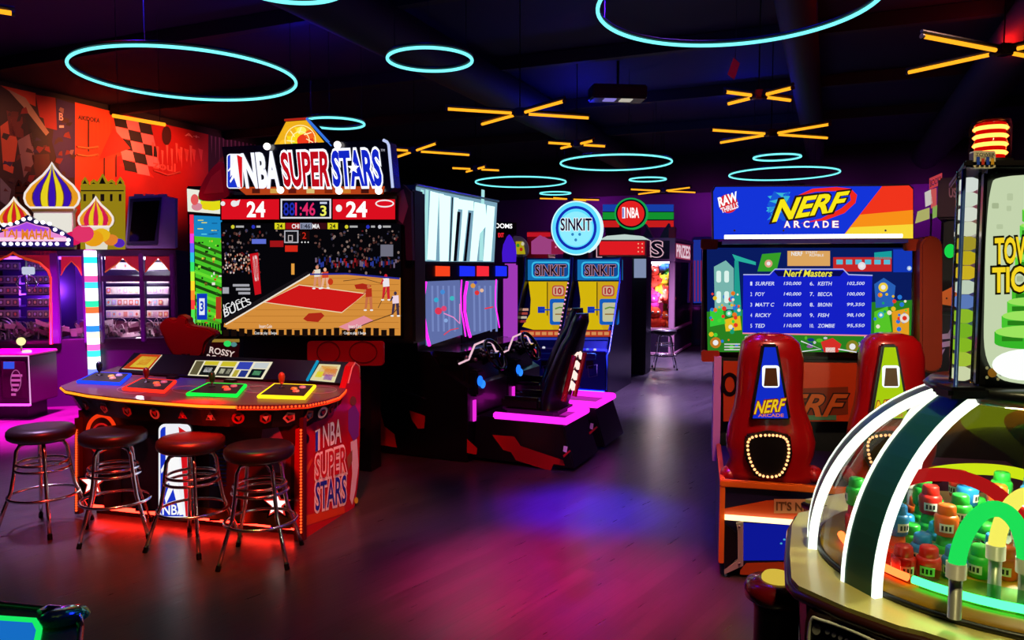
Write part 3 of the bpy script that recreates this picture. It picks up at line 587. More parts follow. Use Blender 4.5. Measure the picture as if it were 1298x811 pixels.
# ================================================================ wall murals
IDF = Matrix.Identity(4); wp = room(UL+.03, 0, 0)
PW = Pl(IDF, wp, RU)
def mural(label, pts, base, fn):
    o = part('wall_mural', None, lambda m: (slab(m, PW, pts, .025, base, 0), fn(m))); return tag(o, label, 'mural', 'printed murals on the left wall')
mm = lambda c: mat(c, .6, noise=.2, nscale=3)
def f(m):
    r = random.Random(4)
    poly(m, PW, [(0, 108), (45, 118), (45, 135), (30, 128)], mm('#c03a1c'), .004); poly(m, PW, [(8, 112), (32, 124), (62, 168), (58, 172), (28, 134)], mm('#a08068'), .006)
    poly(m, PW, [(45, 120), (70, 124), (72, 165), (52, 160)], mm('#a01414'), .004); poly(m, PW, [(72, 125), (95, 132), (95, 225), (78, 225), (66, 180)], mm('#30185c'), .003)
    for pts, c in (([(0, 160), (14, 150), (22, 180), (16, 220), (4, 215)], '#b84a2c'), ([(22, 178), (40, 168), (44, 205), (30, 225)], '#7a5a60'), ([(0, 225), (14, 240), (10, 262), (0, 255)], '#6a6a80'), ([(30, 140), (55, 150), (62, 190), (40, 185)], '#1c1218'), ([(8, 140), (28, 148), (30, 175), (12, 172)], '#5a1818'), ([(40, 196), (62, 195), (66, 235), (48, 240)], '#4a1c14')): poly(m, PW, pts, mm(c), .005)
    for k in range(40):
        x, y = r.uniform(2, 90), r.uniform(135, 250); poly(m, PW, [(x, y), (x+r.uniform(3, 9), y+r.uniform(-3, 4)), (x+r.uniform(2, 8), y+r.uniform(4, 10)), (x-2, y+r.uniform(3, 8))], mm(r.choice(['#201018', '#3a1a1c', '#7a1c1c', '#8a6a70', '#28184a', '#501414'])), .007+.0002*k)
    txt(m, PW, 'B', ((74, 143), (79, 144), (79, 153), (74, 152)), mm('#e0c0c0'), .02, .02); rect(m, PW, 74, 159, 80, 162, mm('#e0c0c0'), .02)
mural('dark collage mural of riders behind the striped palace dome', [(-30, 102), (95, 129), (95, 330), (-30, 330)], mm('#2a0c12'), f)
def f(m):
    poly(m, PW, [(143, 142), (168, 150), (160, 195), (126, 205), (138, 175)], mm('#e0401c'), .004); poly(m, PW, [(143, 162), (165, 188), (125, 202)], mm('#f02a14'), .006)
    txt(m, PW, 'AIKIDOKA', ((99, 146), (126, 150), (126, 156), (99, 151)), mm('#30100c'), .006, .03)
    for x, y0, y1 in ((111, 152, 192), (131, 200, 226), (146, 196, 224)): poly(m, PW, [(x, y0), (x+1.6, y0), (x+1.6, y1), (x, y1)], mm('#40100c'), .008)
    for y in (186, 196): pline(m, PW, [(97, y), (110, y+2), (124, y)], .02, mm('#d88a50'), .008)
    for k in range(9): poly(m, PW, [(98+k*5, 150), (99.5+k*5, 150), (99+k*5, 165+k*7 % 40)], mm('#c8501c'), .005)
mural('orange dripping paint mural with dark strokes left of the checkered flag', [(95, 129.5), (144, 141.5), (148, 330), (95, 330)], mm('#d8481a'), f)
def f(m):
    for r_ in range(5):
        for c in range(3):
            x = 143+c*16+r_*3; y = 146+r_*14+c*4
            if c == 2 and r_ > 3: continue
            poly(m, PW, [(x, y), (x+16, y+4), (x+19, y+17), (x+3, y+14)], mm('#140a0c' if (r_+c) % 2 == 0 else '#e08890'), .005)
    poly(m, PW, [(150, 210), (172, 195), (186, 214), (195, 225)], mm('#f02a14'), .004)
    for k in range(9): poly(m, PW, [(192+k*6, 180+(k*5) % 12), (195+k*6, 181+(k*5) % 12), (194+k*6, 205+(k*7) % 16)], mm('#e07068'), .006)
    txt(m, PW, 'zoul', ((194, 203), (222, 208), (222, 218), (194, 213)), mm('#e06058'), .008, .02); pline(m, PW, [(194, 216), (212, 222), (228, 218)], .02, mm('#d86058'), .008)
    disc(m, PW, 211, 172, 6, 12, mm('#401014'), .006); txt(m, PW, 'A+', ((234, 168), (252, 172), (252, 176), (234, 172)), mm('#f0a098'), .008, .02)
    for k in range(4): poly(m, PW, [(224+k*9, 188), (230+k*9, 190), (228+k*9, 206)], mm('#e05048'), .006)
mural('red mural with a black and pink checkered flag under the tube lamp', [(144, 141.5), (264, 170.5), (264, 330), (148, 330)], mm('#b81412'), f)
def f(m):
    for k in range(12): poly(m, PW, [(267+k*5, 172+k), (269+k*5, 172.5+k), (268+k*5, 195+(k*7) % 20)], mm('#7a5a78'), .005)
    disc(m, PW, 296, 225, 26, 32, mm('#60201c'), .004)
mural('dark purple streaked mural behind the left end of the basketball marquee', [(264, 170.5), (335, 187.5), (335, 330), (264, 330)], mm('#2a1630'), f)

# ================================================================ palace prize kiosk
KO = V((*at_y(120, 440, 9.9).xy, 0)); KY = math.radians(14); KF = frame(KO, KY)
t = thing('palace_prize_kiosk', 'purple prize kiosk topped by striped onion domes and a bulb-edged pink sign', 'prize machine', KO, KY)
P = Pl(KF, (0, 0, 0), (0, -1, 0)); PI = Pl(KF, (0, .55, 0), (0, -1, 0)); PK = Pl(KF, (0, .06, 0), (0, -1, 0))
PURP = mat('#4a1470', .35, coat=.3); DPUR = mat('#240a40', .4); GOLDO = mat('#e08a20', .35); CURT = mat('#c02440', .5)
xl, xr, zt = P(-45, 330).x, P(223, 330).x, P(120, 316).z
def f(m):
    m.box(xl, .02, 0, xr, 1.2, P(30, 432).z, mat('#2c0a38', .4)); m.box(xl, .0, zt-.09, xr, 1.2, zt, DPUR, .01); m.box(xl, 1.15, 0, xr, 1.2, zt, DPUR); m.box(xr-.03, 0.02, 0, xr, 1.2, zt, DPUR)
part('cabinet', t, f)
for x0, x1 in ((66, 76), (106, 112), (127, 131), (178, 184), (217, 223)): part('post', t, lambda m: m.box(P(x0, 400).x, -.02, P(30, 432).z-.05, P(x1, 400).x, .06, zt-.05, PURP, .012))
part('light_strip', t, lambda m: m.box(P(132, 400).x, .12, zt-.13, P(216, 400).x, .18, zt-.095, E('#f0e0ff', 6)), label='added white glow strip inside top')  # glowing strip added to light the shelves
part('light_strip', t, lambda m: m.box(xl+.1, .2, zt-.13, P(100, 400).x, .26, zt-.095, E('#9a4aff', 5)), label='added violet glow strip inside top')  # second added glow, tints the left window inside
def f(m):
    pts = [(-30, 318), (72, 318), (72, 436), (65, 436), (65, 352), (61, 343), (50, 333), (36, 329), (24, 325), (17, 320), (10, 325), (-2, 329), (-16, 333), (-30, 343)]
    slab(m, P, pts, .03, CURT, .0)
o = part('window_arch', t, f, label='red arch over the left window')
part('arch_edge', o, lambda m: pline(m, P, [(65, 436), (65, 352), (61, 343), (50, 333), (36, 329), (24, 325), (17, 320), (10, 325), (-2, 329), (-16, 333)], .018, GOLDO, .01, n=8))
def val(m, x0, x1, y0, y1):
    c = (x0+x1)/2
    slab(m, P, [(x0, y0), (x1, y0), (x1, y1), (c+8, y1-10), (c, y1-18), (c-8, y1-10), (x0, y1)], .02, CURT, -.01)
    pline(m, P, [(x1, y1), (c+8, y1-10), (c, y1-18), (c-8, y1-10), (x0, y1)], .008, GOLDO, .0, n=6)
for a in ((77, 104, 325, 349), (133, 178, 317, 345), (184, 217, 317, 345)): part('curtain_valance', t, lambda m: val(m, *a))
part('inner_panel', t, lambda m: (m.box(P(82, 400).x, .5, P(30, 432).z, P(104, 400).x, .52, zt-.1, mat('#5a1ca8', .4))))
part('window_rail', t, lambda m: (m.box(P(131, 400).x, -.01, P(150, 355).z-.02, P(217, 400).x, .04, P(150, 349).z, DPUR, .005)))
rc = ['#d8b0c0', '#e0d8d0', '#c88878', '#b8a0e0', '#d8c890', '#d06a5a', '#a8c8d8']
rnd = random.Random(9)
for x0, x1, sel in ((134, 177, 1), (186, 214, 1), (-30, 24, 0), (34, 62, 0)):
    for k, y in enumerate((337, 354, 368, 383, 398, 413)):
        def f(m):
            a, b = PI(x0, y-4.5), PI(x1, y+4.5)
            m.box(a.x, .55, b.z-.02, b.x, .8, b.z, DPUR); m.box(a.x, .56, b.z, b.x, .62, a.z, mat('#d8d0d0' if sel else '#8a7a90', .5))
            n = 6 if x1-x0 > 35 else 4
            for i in range(n):
                xa = x0+(x1-x0)*(i+.15)/n; xb = x0+(x1-x0)*(i+.85)/n
                rect(m, PI, xa, y-3, xb, y+3.2, mat(rnd.choice(rc) if sel else '#5a4458', .5), .004); disc(m, PI, (xa+xb)/2, y, 1.5, 2., mat(rnd.choice(rc), .5), .007, 10)
        part('prize_shelf', t, f, label='shelf row of pale prize tickets' if sel else 'dim shelf row of prizes')
o = part('light_column', t, lambda m: m.tube([(P(119.5, 400).x, -.08, P(120, 475).z), (P(119.5, 400).x, -.08, P(120, 317).z)], .07, WHT, n=20))
zz0, zz1 = P(120, 474).z, P(120, 318).z
def f(m):
    cs = ['#f8f4ff', '#28d0d8', '#f8f4ff', '#f8f4f0', '#e04890', '#38b8f0', '#f8f4ff', '#f8f8e8', '#28c890', '#f06030', '#f8f4ff', '#f4f0ff', '#2878e8', '#f8f0b8', '#f8f0e0', '#e860b0', '#38d8d8', '#f8f8ff', '#d8e8ff', '#6a78f0'][::-1]
    n = len(cs)
    for k in range(n):
        a = zz0+(zz1-zz0)*k/n; b = zz0+(zz1-zz0)*(k+1)/n; X = P(119.5, 400).x
        m.grid([[V((X+.075*math.cos(2*math.pi*j/20), -.08+.075*math.sin(2*math.pi*j/20), z)) for j in range(20)] for z in (a, b)], E(cs[k], 1.9), cu=True)
part('light_band', o, f)
# sign
PG = Pl(KF, (0, -.1, 0), (0, -1, 0))
sgn = [(-24, 313), (-24, 300), (-4, 290), (10, 285), (22, 280), (35, 272), (48, 281), (62, 285), (76, 291), (93, 301), (93, 313)]
o = part('sign', t, lambda m: slab(m, PG, sgn, .1, mat('#101860', .4)))
part('sign_face', o, lambda m: (poly(m, PG, [(-18, 306), (-16, 299), (4, 294), (8, 288), (24, 285), (34, 281), (46, 285), (62, 288), (66, 294), (84, 300), (86, 306)], E('#f090d8', .95), .003), poly(m, PG, [(6, 291), (24, 286), (34, 282), (46, 286), (62, 290), (60, 293), (10, 293)], E('#a848e8', .95), .005), rect(m, PG, -16, 301, 84, 305.5, E('#f8d0e8', 1.), .005)))
part('lettering', o, lambda m: (txt(m, PG, 'TAJ', (3, 291, 22, 303), E('#e8801c', .95), .009, .03), txt(m, PG, 'MAHAL', (28, 291, 68, 303), E('#e8801c', .95), .009, .03)))
blb = [(-20, 309), (-12, 309), (-3, 309), (5.5, 309), (14, 309), (22.5, 309), (30.5, 309), (39, 309), (47.5, 309), (56, 309), (64, 309), (72.5, 309), (86, 309), (87, 304), (79, 296), (70, 291), (63, 283.5), (54.5, 282), (46, 281), (38, 277), (30, 278), (22, 282), (13.5, 284), (5, 285), (-2, 290), (-10, 296), (-19, 301)]
for x, y in blb: part('bulb', o, lambda m: m.ball(PG(x, y, .006), .024, E('#f4f4ff', 2.2), 10))
# domes and palace boards
def dome(name, pl, cx, pk, w, yb, c1, c2, label, h=0.):
    q = lambda u, v: (cx+u*w, pk+v*(yb-pk))
    half = [(0, 0), (.1, .12), (.32, .28), (.75, .5), (.97, .68), (1., .8), (.93, .92), (.8, 1.)]
    out = [q(u, v) for u, v in half]+[q(-u, v) for u, v in half[::-1][:-1]]
    o = part(name, t, lambda m: slab(m, pl, out, .08, mat('#e8c060', .4), h), label=label)
    def f(m):
        for k in range(7):
            a, b = -1+2*k/7+.02, -1+2*(k+1)/7-.02
            L = [q(a*u, v) for u, v in half]; R = [q(b*u, v) for u, v in half]
            col = c2 if k % 2 else (c1 if 0 < k < 6 else '#f0a020')
            m.grid([[pl(*p, h+.004) for p in L], [pl(*p, h+.004) for p in R]], E(col, .9), smooth=False)
        pline(m, pl, out, .014, E('#fff0e8', .9), h+.006, True)
    part('dome_stripes', o, f); return o
PG2 = Pl(KF, (0, .12, 0), (0, -1, 0)); PG3 = Pl(KF, (0, .3, 0), (0, -1, 0))
dome('onion_dome', PG2, 66, 206, 35, 263, '#f0d820', '#3c14b0', 'large purple and yellow striped onion dome')
part('dome_drum', t, lambda m: (slab(m, PG2, [(38, 264), (95, 264), (92, 270), (94, 316), (40, 316), (42, 270)], .1, mat('#e8e0d0', .5), -.01), rect(m, PG2, 40, 264, 93, 268, mat('#b89a40', .4), .0), poly(m, PG2, [(43, 270), (91, 270), (91, 300), (43, 290)], E('#f8f4e8', .85), .0)))
dome('onion_dome', PG, 17, 250, 20, 284, '#f0d020', '#d81c28', 'small red and yellow onion dome', -.02)
dome('onion_dome', PG, 121, 249, 22, 287, '#f0d020', '#d81c50', 'small red and yellow onion dome', -.02)
part('dome_drum', t, lambda m: slab(m, PG, [(106, 287), (137, 287), (134, 316), (108, 316)], .05, E('#f8f0d8', .8), -.02))
def pal(m, pl, x0, x1, ytop, yb, n, base, dk):
    slab(m, pl, [(x0, ytop+10), (x1, ytop+10), (x1, yb), (x0, yb)], .04, base, 0)
    w_ = (x1-x0)/n
    for k in range(n):
        cx = x0+w_*(k+.5); big = (k == n//2 and n > 3); s = w_*(.62 if big else .42); top = ytop-(4 if big else 0)+(3 if k % 2 and not big else 0)
        slab(m, pl, [(cx-s*.75, ytop+14), (cx-s, ytop+7), (cx, top), (cx+s, ytop+7), (cx+s*.75, ytop+14)], .03, base, .004)
        poly(m, pl, [(cx-s*.6, ytop+9), (cx, top+4), (cx+s*.6, ytop+9)], dk, .008); rect(m, pl, cx-s*.35, ytop+22, cx+s*.35, ytop+31, dk, .008)
    rect(m, pl, x0+1, ytop+17, x1-1, ytop+18.5, dk, .008)
part('palace_board', t, lambda m: pal(m, PG3, 102, 158, 224, 316, 5, E('#a89018', .75), mat('#3a2c08', .5)), label='yellow palace silhouette board')
part('palace_board', t, lambda m: pal(m, PG3, 19, 38, 227, 316, 2, mat('#b04a20', .5), mat('#200c0c', .5)), label='brown palace silhouette board')
for cx, cy, r, c in ((92, 302, 11, '#e81c60'), (105, 296, 14, '#f03870'), (118, 302, 13, '#f8a818'), (128, 298, 11, '#f8c020'), (140, 304, 9, '#f08a30'), (150, 308, 7, '#5a28c0')): part('cloud', t, lambda m: slab(m, PG, [(cx+r*math.cos(a*.449), min(315, cy+r*.8*math.sin(a*.449))) for a in range(14)], .04, E(c, .85), .002*r-.03))
o = part('claw', t, lambda m: (m.tube([(P(22, 340).x, .3, zt-.1), (P(22, 340).x, .3, P(22, 346).z)], .012, STEEL, n=8), m.box(P(17, 340).x, .26, P(22, 348).z, P(32, 340).x, .34, P(22, 338).z, E('#d8e0f8', .8), .01)))
for k in range(4):
    a = k*1.57+.4; c = V((P(22, 350).x, .3, P(22, 348).z)); d = V((math.cos(a), math.sin(a), 0))
    part('claw_prong', o, lambda m: m.tube([c, c+d*.08-V((0, 0, .03)), c+d*.12-V((0, 0, .12)), c+d*.06-V((0, 0, .22))], .009, CHROME, n=8))
part('window_pane', t, lambda m: m.box(P(131, 400).x, .0, P(30, 440).z, P(217, 400).x, .006, zt-.1, glass('#ffffff', 0, .02)))
part('window_pane', t, lambda m: m.box(xl+.02, .0, P(30, 436).z, P(66, 400).x, .006, zt-.1, glass('#ffffff', 0, .02)))
def f(m):
    r = random.Random(21); z0 = P(30, 432).z
    for i in range(150):
        x = r.uniform(xl+.1, xr-.12); y = r.uniform(.2, .5); z = z0+r.uniform(.03, .2)*(1 if r.random() < .7 else .5)
        if r.random() < .5:
            R = r.uniform(.05, .1); a = r.uniform(0, 3); tx = V((math.cos(a), math.sin(a)*.4, 0)); tz = V((0, r.uniform(-.5, .5), 1)).normalized()
            m.grid([[V((x, y, z))+tx*R*math.cos(q*.524)+tz*R*math.sin(q*.524)+V((0, h, 0)) for q in range(12)] for h in (0, .05)], mat(r.choice(['#b0a0a8', '#8a6a78', '#c8b8c0', '#5a3a48']), .5), cu=True)
        else:
            d = V((r.uniform(-.12, .12), r.uniform(-.05, .05), r.uniform(-.04, .06))); n_ = V((.0, -.3, 1)).normalized()*.035
            c = V((x, y, z)); m.prism([c-d-n_, c+d-n_, c+d+n_, c-d+n_], [q+V((0, .012, 0)) for q in (c-d-n_, c+d-n_, c+d+n_, c-d+n_)], mat(r.choice(['#b8a0b0', '#906880', '#6a4258', '#d0c0c8']), .5))
o = MB(); o.M = KF; f(o); tag(o.build('paper_money_rolls'), 'heap of pale rolled paper money inside the palace kiosk', 'paper rolls', None, 'stuff')
# console in front
CO2 = V((*at_y(38, 480, 8.9).xy, 0)); CF2 = frame(CO2, 0)
t2 = thing('prize_console', 'magenta lit control box with a round yellow joystick ball before the palace kiosk', 'control box', CO2)
P = Pl(CF2, (0, 0, 0), (0, -1, 0)); zb, zt2, x0 = P(38, 512).z, P(38, 451).z, P(-40, 480).x
MAG = mat('#a01880', .35, coat=.3)
part('cabinet', t2, lambda m: (m.box(x0, 0, zb, 0, .55, zt2, mat('#5a1050', .4), .015), m.box(x0+.1, .12, 0, -.12, .5, zb, BLK)))
part('top_panel', t2, lambda m: m.box(x0-.01, -.01, zt2-.005, .01, .56, zt2+.03, MAG, .01))
part('edge_tube', t2, lambda m: m.tube([(x0, -.01, zt2), (0, -.01, zt2), (0, -.01, zb)], .008, E('#f0b0e8', 1.), n=8))
part('coin_door', t2, lambda m: (m.box(P(2, 460).x, -.02, P(2, 505).z, P(34, 460).x, 0, P(2, 457).z, mat('#400830', .4), .01), rect(m, P, 6, 458, 20, 467, E('#3858f0', .9), .026), [rect(m, P, 16, 474+k*6, 30-2*k, 477+k*6, E('#f060c8', .7), .026) for k in range(5)], annulus(m, P, 22, 482, 7, 14, 1.2, E('#d868b8', .6), .028)))
o = part('joystick', t2, lambda m: (m.tube([(P(10, 450).x, .25, zt2+.03), (P(10, 450).x, .25, zt2+.12)], .012, STEEL, n=8)))
part('joystick_ball', o, lambda m: m.ball((P(10, 450).x, .25, zt2+.15), .05, E('#f8e8a0', 1.3)), label='glowing pale yellow ball')
part('button', t2, lambda m: m.lathe([(.05, 0), (.05, .02), (.03, .03), (.001, .032)], E('#f8e0e0', 1.1), (P(26, 450).x, .12, zt2+.03)))
part('under_light', t2, lambda m: m.box(x0+.05, .03, zb-.03, -.05, .08, zb-.002, E('#ff28e0', 8)))
# monitor on the kiosk
MO = KF @ V((P(0, 0).x*0, .35, zt)); P = Pl(KF, (0, .35, 0), (0, -1, 0)); a, b = P(160, 248), P(224, 316)
MO = KF @ V(((a.x+b.x)/2, .35, b.z)); MF = frame(MO, KY); P = Pl(MF, (0, 0, 0), (0, -1, -.12))
t = thing('display_monitor', 'dark switched-off monitor in a blue-grey frame standing on the kiosk roof', 'monitor', MO, KY)
part('housing', t, lambda m: slab(m, P, [(163, 249), (199, 247), (222, 252), (222, 315), (158, 315)], .18, mat('#8c98d0', .35, .1), -.01))
part('screen', t, lambda m: (slab(m, P, [(165, 252), (205, 250), (200, 310), (161, 310)], .02, mat('#2c3258', .3), .01), poly(m, P, [(169, 256), (203, 254), (196, 305), (164, 306)], GLOSS, .014)))
part('top_vent', t, lambda m: [slab(m, P, [(x, 246), (x+11, 246), (x+11, 249), (x, 249)], .05, mat('#8088b8', .4), .0) for x in (170, 184, 200)])

# ================================================================ racing machines
GO = V((.5, 6.48, 0)); GY = math.radians(65.8); GF = frame(GO, GY); PNx = Pl(GF, (0, 0, 0), (-1, 0, 0)); PN = Pl(GF, (0, 1.5, 0), (0, -1, 0))
HOT = E('#ff28e8', 1.5); CABR = mat('#c81420', .4, coat=.2, noise=.1); W_ = .9
side = [(512, 334), (500, 360), (472, 440), (457, 545), (459, 596), (562, 606), (592, 588), (592, 492), (575, 480), (558, 470), (544, 446)]
y_s = 1.5; base_l = [V((0, 1.54, PN(530, 334).z))]+[PNx(x, y, 0) for x, y in side]; base_l.append(V((0, 1.54, base_l[-1].z)))
def racing(i):
    g = GF @ V((W_*i, 0, 0)); t = thing('racing_machine', ('sit-down racing cabinet with pink rim lights, nearer of two under the teal lit marquee', 'sit-down racing cabinet farther under the teal lit marquee, half behind its twin')[i], 'arcade machine', g, GY, 'twin racing machines')
    D = V((-W_*i, 0, 0))
    def Q(pl): return lambda x, y, h=0.: pl(x, y, h)+D
    class QP:
        def __init__(s, pl): s.pl = pl; s.n = pl.n
        def __call__(s, x, y, h=0.): return s.pl(x, y, h)+D
    F = QP(PN)
    pts = [V((0, p.y, max(p.z, .01))) for p in base_l]
    part('cabinet', t, lambda m: m.prism([p+V((.01, 0, 0)) for p in pts], [p+V((W_-.01, 0, 0)) for p in pts], mat('#0a0a10', .3, coat=.3)))
    if i == 0:
        for q in ([(459, 437), (463, 437), (487, 540), (500, 550), (503, 567), (470, 562)], [(519, 520), (539, 527), (538, 543), (530, 543), (522, 532)], [(592, 556), (605, 568), (604, 576), (592, 574)]): part('side_stripe', t, lambda m: poly(m, PNx, q, CABR, .001), label='red angular side stripe')
        def f(m):
            poly(m, PNx, [(511, 494), (540, 505), (540, 506), (511, 495)], mat('#5a5a70', .4), .001)
        part('side_graphics', t, f); part('round_label', t, lambda m: (disc(m, PNx, 561, 598, 6, 5.5, mat('#e8e0e8', .4), .002), disc(m, PNx, 561, 598, 2.5, 2.3, BLK, .004)), label='white round label'); part('small_label', t, lambda m: [rect(m, PNx, 569, 594+k*3, 574, 596+k*3, mat('#d0d0d8', .4), .002) for k in range(3)])
    (scq, hd, gl) = (([(538, 357), (581, 355), (584, 424), (541, 438)], ((545, 562, '#f0401c'), (576, 594, '#1c2cf0')), [(536, 357), (533, 378), (533.5, 400), (537, 422), (541, 438)]),
                     ([(591, 356), (629, 355), (627, 416), (594, 426)], ((598, 612, '#f02838'), (622, 635, '#1c2cf0')), [(589, 357), (586, 375), (586, 395), (589, 412), (593, 427)]))[i]
    xa = .0 if i == 0 else PN(587, 380).x-W_; xb = (PN(586, 380).x) if i == 0 else PN(639, 380).x-W_
    part('header', t, lambda m: (m.box(xa, y_s-.06, PN(560, 355).z, xb, y_s+.1, PN(535, 334).z, BLK, .01)))
    for a, b, c in hd: part('header_light', t, lambda m: slab(m, F, [(a, 337), (b, 337.5), (b, 350), (a, 350)], .02, E(c, 1.1), .075))
    def f(m):
        slab(m, F, scq, .03, E('#6a7ab8', .8), .02)
        e = lambda c: E(c, .9)
        x0 = scq[0][0]
        if i == 0:
            for k, (x, y, r, c) in enumerate(((553, 394, 4.5, '#e83858'), (560, 391, 3.5, '#e84878'), (550, 380, 3, '#38b0d8'), (558, 370, 3, '#4890e0'), (570, 378, 3, '#40c0c8'), (562, 406, 2.5, '#90b0e8'))): disc(m, F, x, y, r, r, e(c), .024+.001*k)
            pline(m, F, [(560, 397), (572, 402), (580, 410), (580, 385)], .006, e('#f090d0'), .026); pline(m, F, [(560, 424), (568, 418), (578, 416)], .006, e('#e04860'), .026)
        else:
            for k, (x, y, r, c) in enumerate(((597, 362, 3, '#e8a040'), (602, 371, 3, '#e83838'), (608, 368, 2.4, '#f0c0a0'), (600, 358, 2, '#3040d0'))): disc(m, F, x, y, r, r, e(c), .024+.001*k)
            pline(m, F, [(612, 391), (622, 389)], .009, e('#f03850'), .026)
        for k in range(5): a = scq[0][0]+6+k*7; poly(m, F, [(a, 362), (a+2.5, 362), (a+3.5, 420), (a+1, 420)], e('#7a8cc8'), .0225)
    part('screen', t, f)
    def f(m):
        m.grid([[F(x, y, .03) for x, y in gl], [F(x-1.5+(2.8-k*.2), y, .035) for k, (x, y) in enumerate(gl)]], HOT, smooth=False); pline(m, F, gl, .016, HOT, .03, n=8)
        pline(m, F, [(x+(46 if i == 0 else 37)-(2 if 0 < k < 4 else 0)*-1, y-3-(k*2.2)) for k, (x, y) in enumerate(gl)], .008, HOT, .03, n=8)
    part('rim_light', t, f)
    def f(m):
        z = PN(541, 440).z
        m.box(.04, 1.08, z-.2, W_-.04, 1.5, z-.03, GLOSS, .05); m.box(.08, 1.05, z-.38, W_-.08, 1.4, z-.1, BLK, .04)
        for k in range(8): m.ball((.12+.09*k, 1.07, z-.08-.02*(k % 3)), .02, mat(('#888890', '#202028')[k % 2], .2, .6), 10)
    dash = part('dashboard', t, f)
    zd = PN(541, 440).z
    part('dash_line', dash, lambda m: m.tube([(.02, 1.1, zd-.13), (.14, 1.06, zd-.1), (.25, 1.05, zd+.03), (.45, 1.05, zd+.05), (.62, 1.05, zd+.02), (.72, 1.05, zd-.08), (.86, 1.06, zd-.1)], .01, E('#f8c8d8', .9), n=8), label='pale lit outline')
    cw = V((W_/2, .93, zd-.08)); ax = V((0, -.86, .5)); u = V((1, 0, 0)); v = ax.cross(u)
    sw = part('steering_wheel', t, lambda m: (m.tube([cw+(u*math.cos(q*.2618)+v*math.sin(q*.2618))*.16 for q in range(24)], .018, GLOSS, True, 10), m.lathe([(.05, -.02), (.05, .02)], GLOSS, cw, 16), [m.tube([cw, cw+(u*math.cos(q)+v*math.sin(q))*.155], .014, BLK, n=8) for q in (0.1, 3.04, 4.71)], m.tube([cw, cw-ax*.2], .035, BLK, n=12)))
    part('card_reader', t, lambda m: (m.box(.12, .96, zd-.45, .3, 1.06, zd-.2, BLK, .02), m.ball((.16, .95, zd-.3), (.045, .02, .05), E('#1c6cff', 1.6)), m.ball((.22, .95, zd-.34), (.04, .02, .04), E('#2a80ff', 1.4))), label='blue glowing card reader')
    part('leg_light', t, lambda m: m.box(.1, .985, zd-.68, .15, 1.0, zd-.48, E('#e028d0', 1.2)), label='pink lit strip by the pedals')
    # seat base, a tapered box
    b = [(.1, -.02), (W_-.1, -.02), (W_-.1, 1.0), (.1, 1.0)]; tp = [(.13, .1), (W_-.13, .1), (W_-.13, .98), (.13, .98)]
    def f(m):
        lo = [V((x, y, .03)) for x, y in b]; hi = [V((x, y, .41 if y < .5 else .43)) for x, y in tp]
        m.prism(hi, lo, mat('#0c0c18', .3, coat=.3), bev=.012)
    sb = part('seat_base', t, f)
    PNs = Pl(GF, (W_*i+.1, 0, .03), (-1, 0, .077)); PNf = Pl(GF, (0, -.02, .03), (0, -1, .31))
    S, R = QP(PNs), QP(PNf)
    def f(m):
        if i == 0:
            poly(m, S, [(624, 551), (652, 553), (660, 565), (714, 583), (716, 590), (702, 588), (698, 597), (654, 583), (648, 573), (638, 570)], CABR, .003)
            disc(m, S, 700, 601, 5.5, 5, mat('#d0c0c4', .4), .004); disc(m, S, 700, 601, 2.5, 2.2, BLK, .006)
            for k in range(3): rect(m, S, 708, 597+k*3, 714, 599+k*3, mat('#a8a8b0', .4), .004)
            poly(m, R, [(714, 565), (719, 566), (718, 574), (713, 572)], WHT, .004); poly(m, R, [(713, 577), (722, 570), (723, 572), (714, 580)], CABR, .004)
        else:
            poly(m, S, [(726, 540), (748, 548), (752, 556), (740, 558), (730, 556)], CABR, .003); disc(m, S, 736, 567, 4, 4, mat('#c09090', .4), .004); disc(m, S, 736, 567, 1.8, 1.8, BLK, .006)
            poly(m, R, [(748, 536), (752, 537), (751, 545), (747, 543)], WHT, .004); poly(m, R, [(746, 548), (756, 540), (757, 542), (747, 551)], CABR, .004)
    part('base_graphics', sb, f)
    part('seat_light', t, lambda m: (m.box(.12, .08, .415, .17, .8, .475, HOT, .012), m.box(.12, .06, .415, W_-.14, .11, .475, HOT, .012), m.box(W_-.17, .08, .415, W_-.12, .8, .475, HOT, .012)), label='pink lit seat rim')
    # bucket seat
    sy = .26 if i == 0 else .62
    part('seat_cushion', t, lambda m: (m.box(.2, sy-.06, .44, W_-.2, sy+.5, .56, mat('#1a1028', .5), .05), m.box(.2, sy+.1, .5, .28, sy+.5, .62, BLK, .03), m.box(W_-.28, sy+.1, .5, W_-.2, sy+.5, .62, BLK, .03)))
    rows = []
    for z, wd, th, yo in ((.5, .24, .1, .06), (.62, .27, .11, .03), (.8, .28, .1, -.02), (1., .25, .09, -.09), (1.12, .22, .08, -.13), (1.2, .14, .075, -.16), (1.32, .13, .07, -.2), (1.4, .09, .05, -.22)):
        rows.append([V((W_/2+wd*math.copysign(abs(math.cos(q*.2618))**.7, math.cos(q*.2618)), sy+yo+th*math.sin(q*.2618), z)) for q in range(24)])
    sbk = part('seat_back', t, lambda m: m.grid(rows, mat('#0c0810', .4, coat=.2), cu=True, caps=True))
    def f(m):
        for k in range(4):
            z = .66+k*.1; y = sy-.085-(z-.62)*.22
            m.prism([(W_/2-.1, y-.02, z), (W_/2, y-.02, z+.05), (W_/2+.1, y-.02, z), (W_/2+.1, y-.03, z+.06), (W_/2, y-.03, z+.11), (W_/2-.1, y-.03, z+.06)], [(W_/2-.1, y+.02, z), (W_/2, y+.02, z+.05), (W_/2+.1, y+.02, z), (W_/2+.1, y+.01, z+.06), (W_/2, y+.01, z+.11), (W_/2-.1, y+.01, z+.06)], E('#ffd8cc', 1.3))
    part('chevron_light', sbk, f, label='white and red chevron lights')
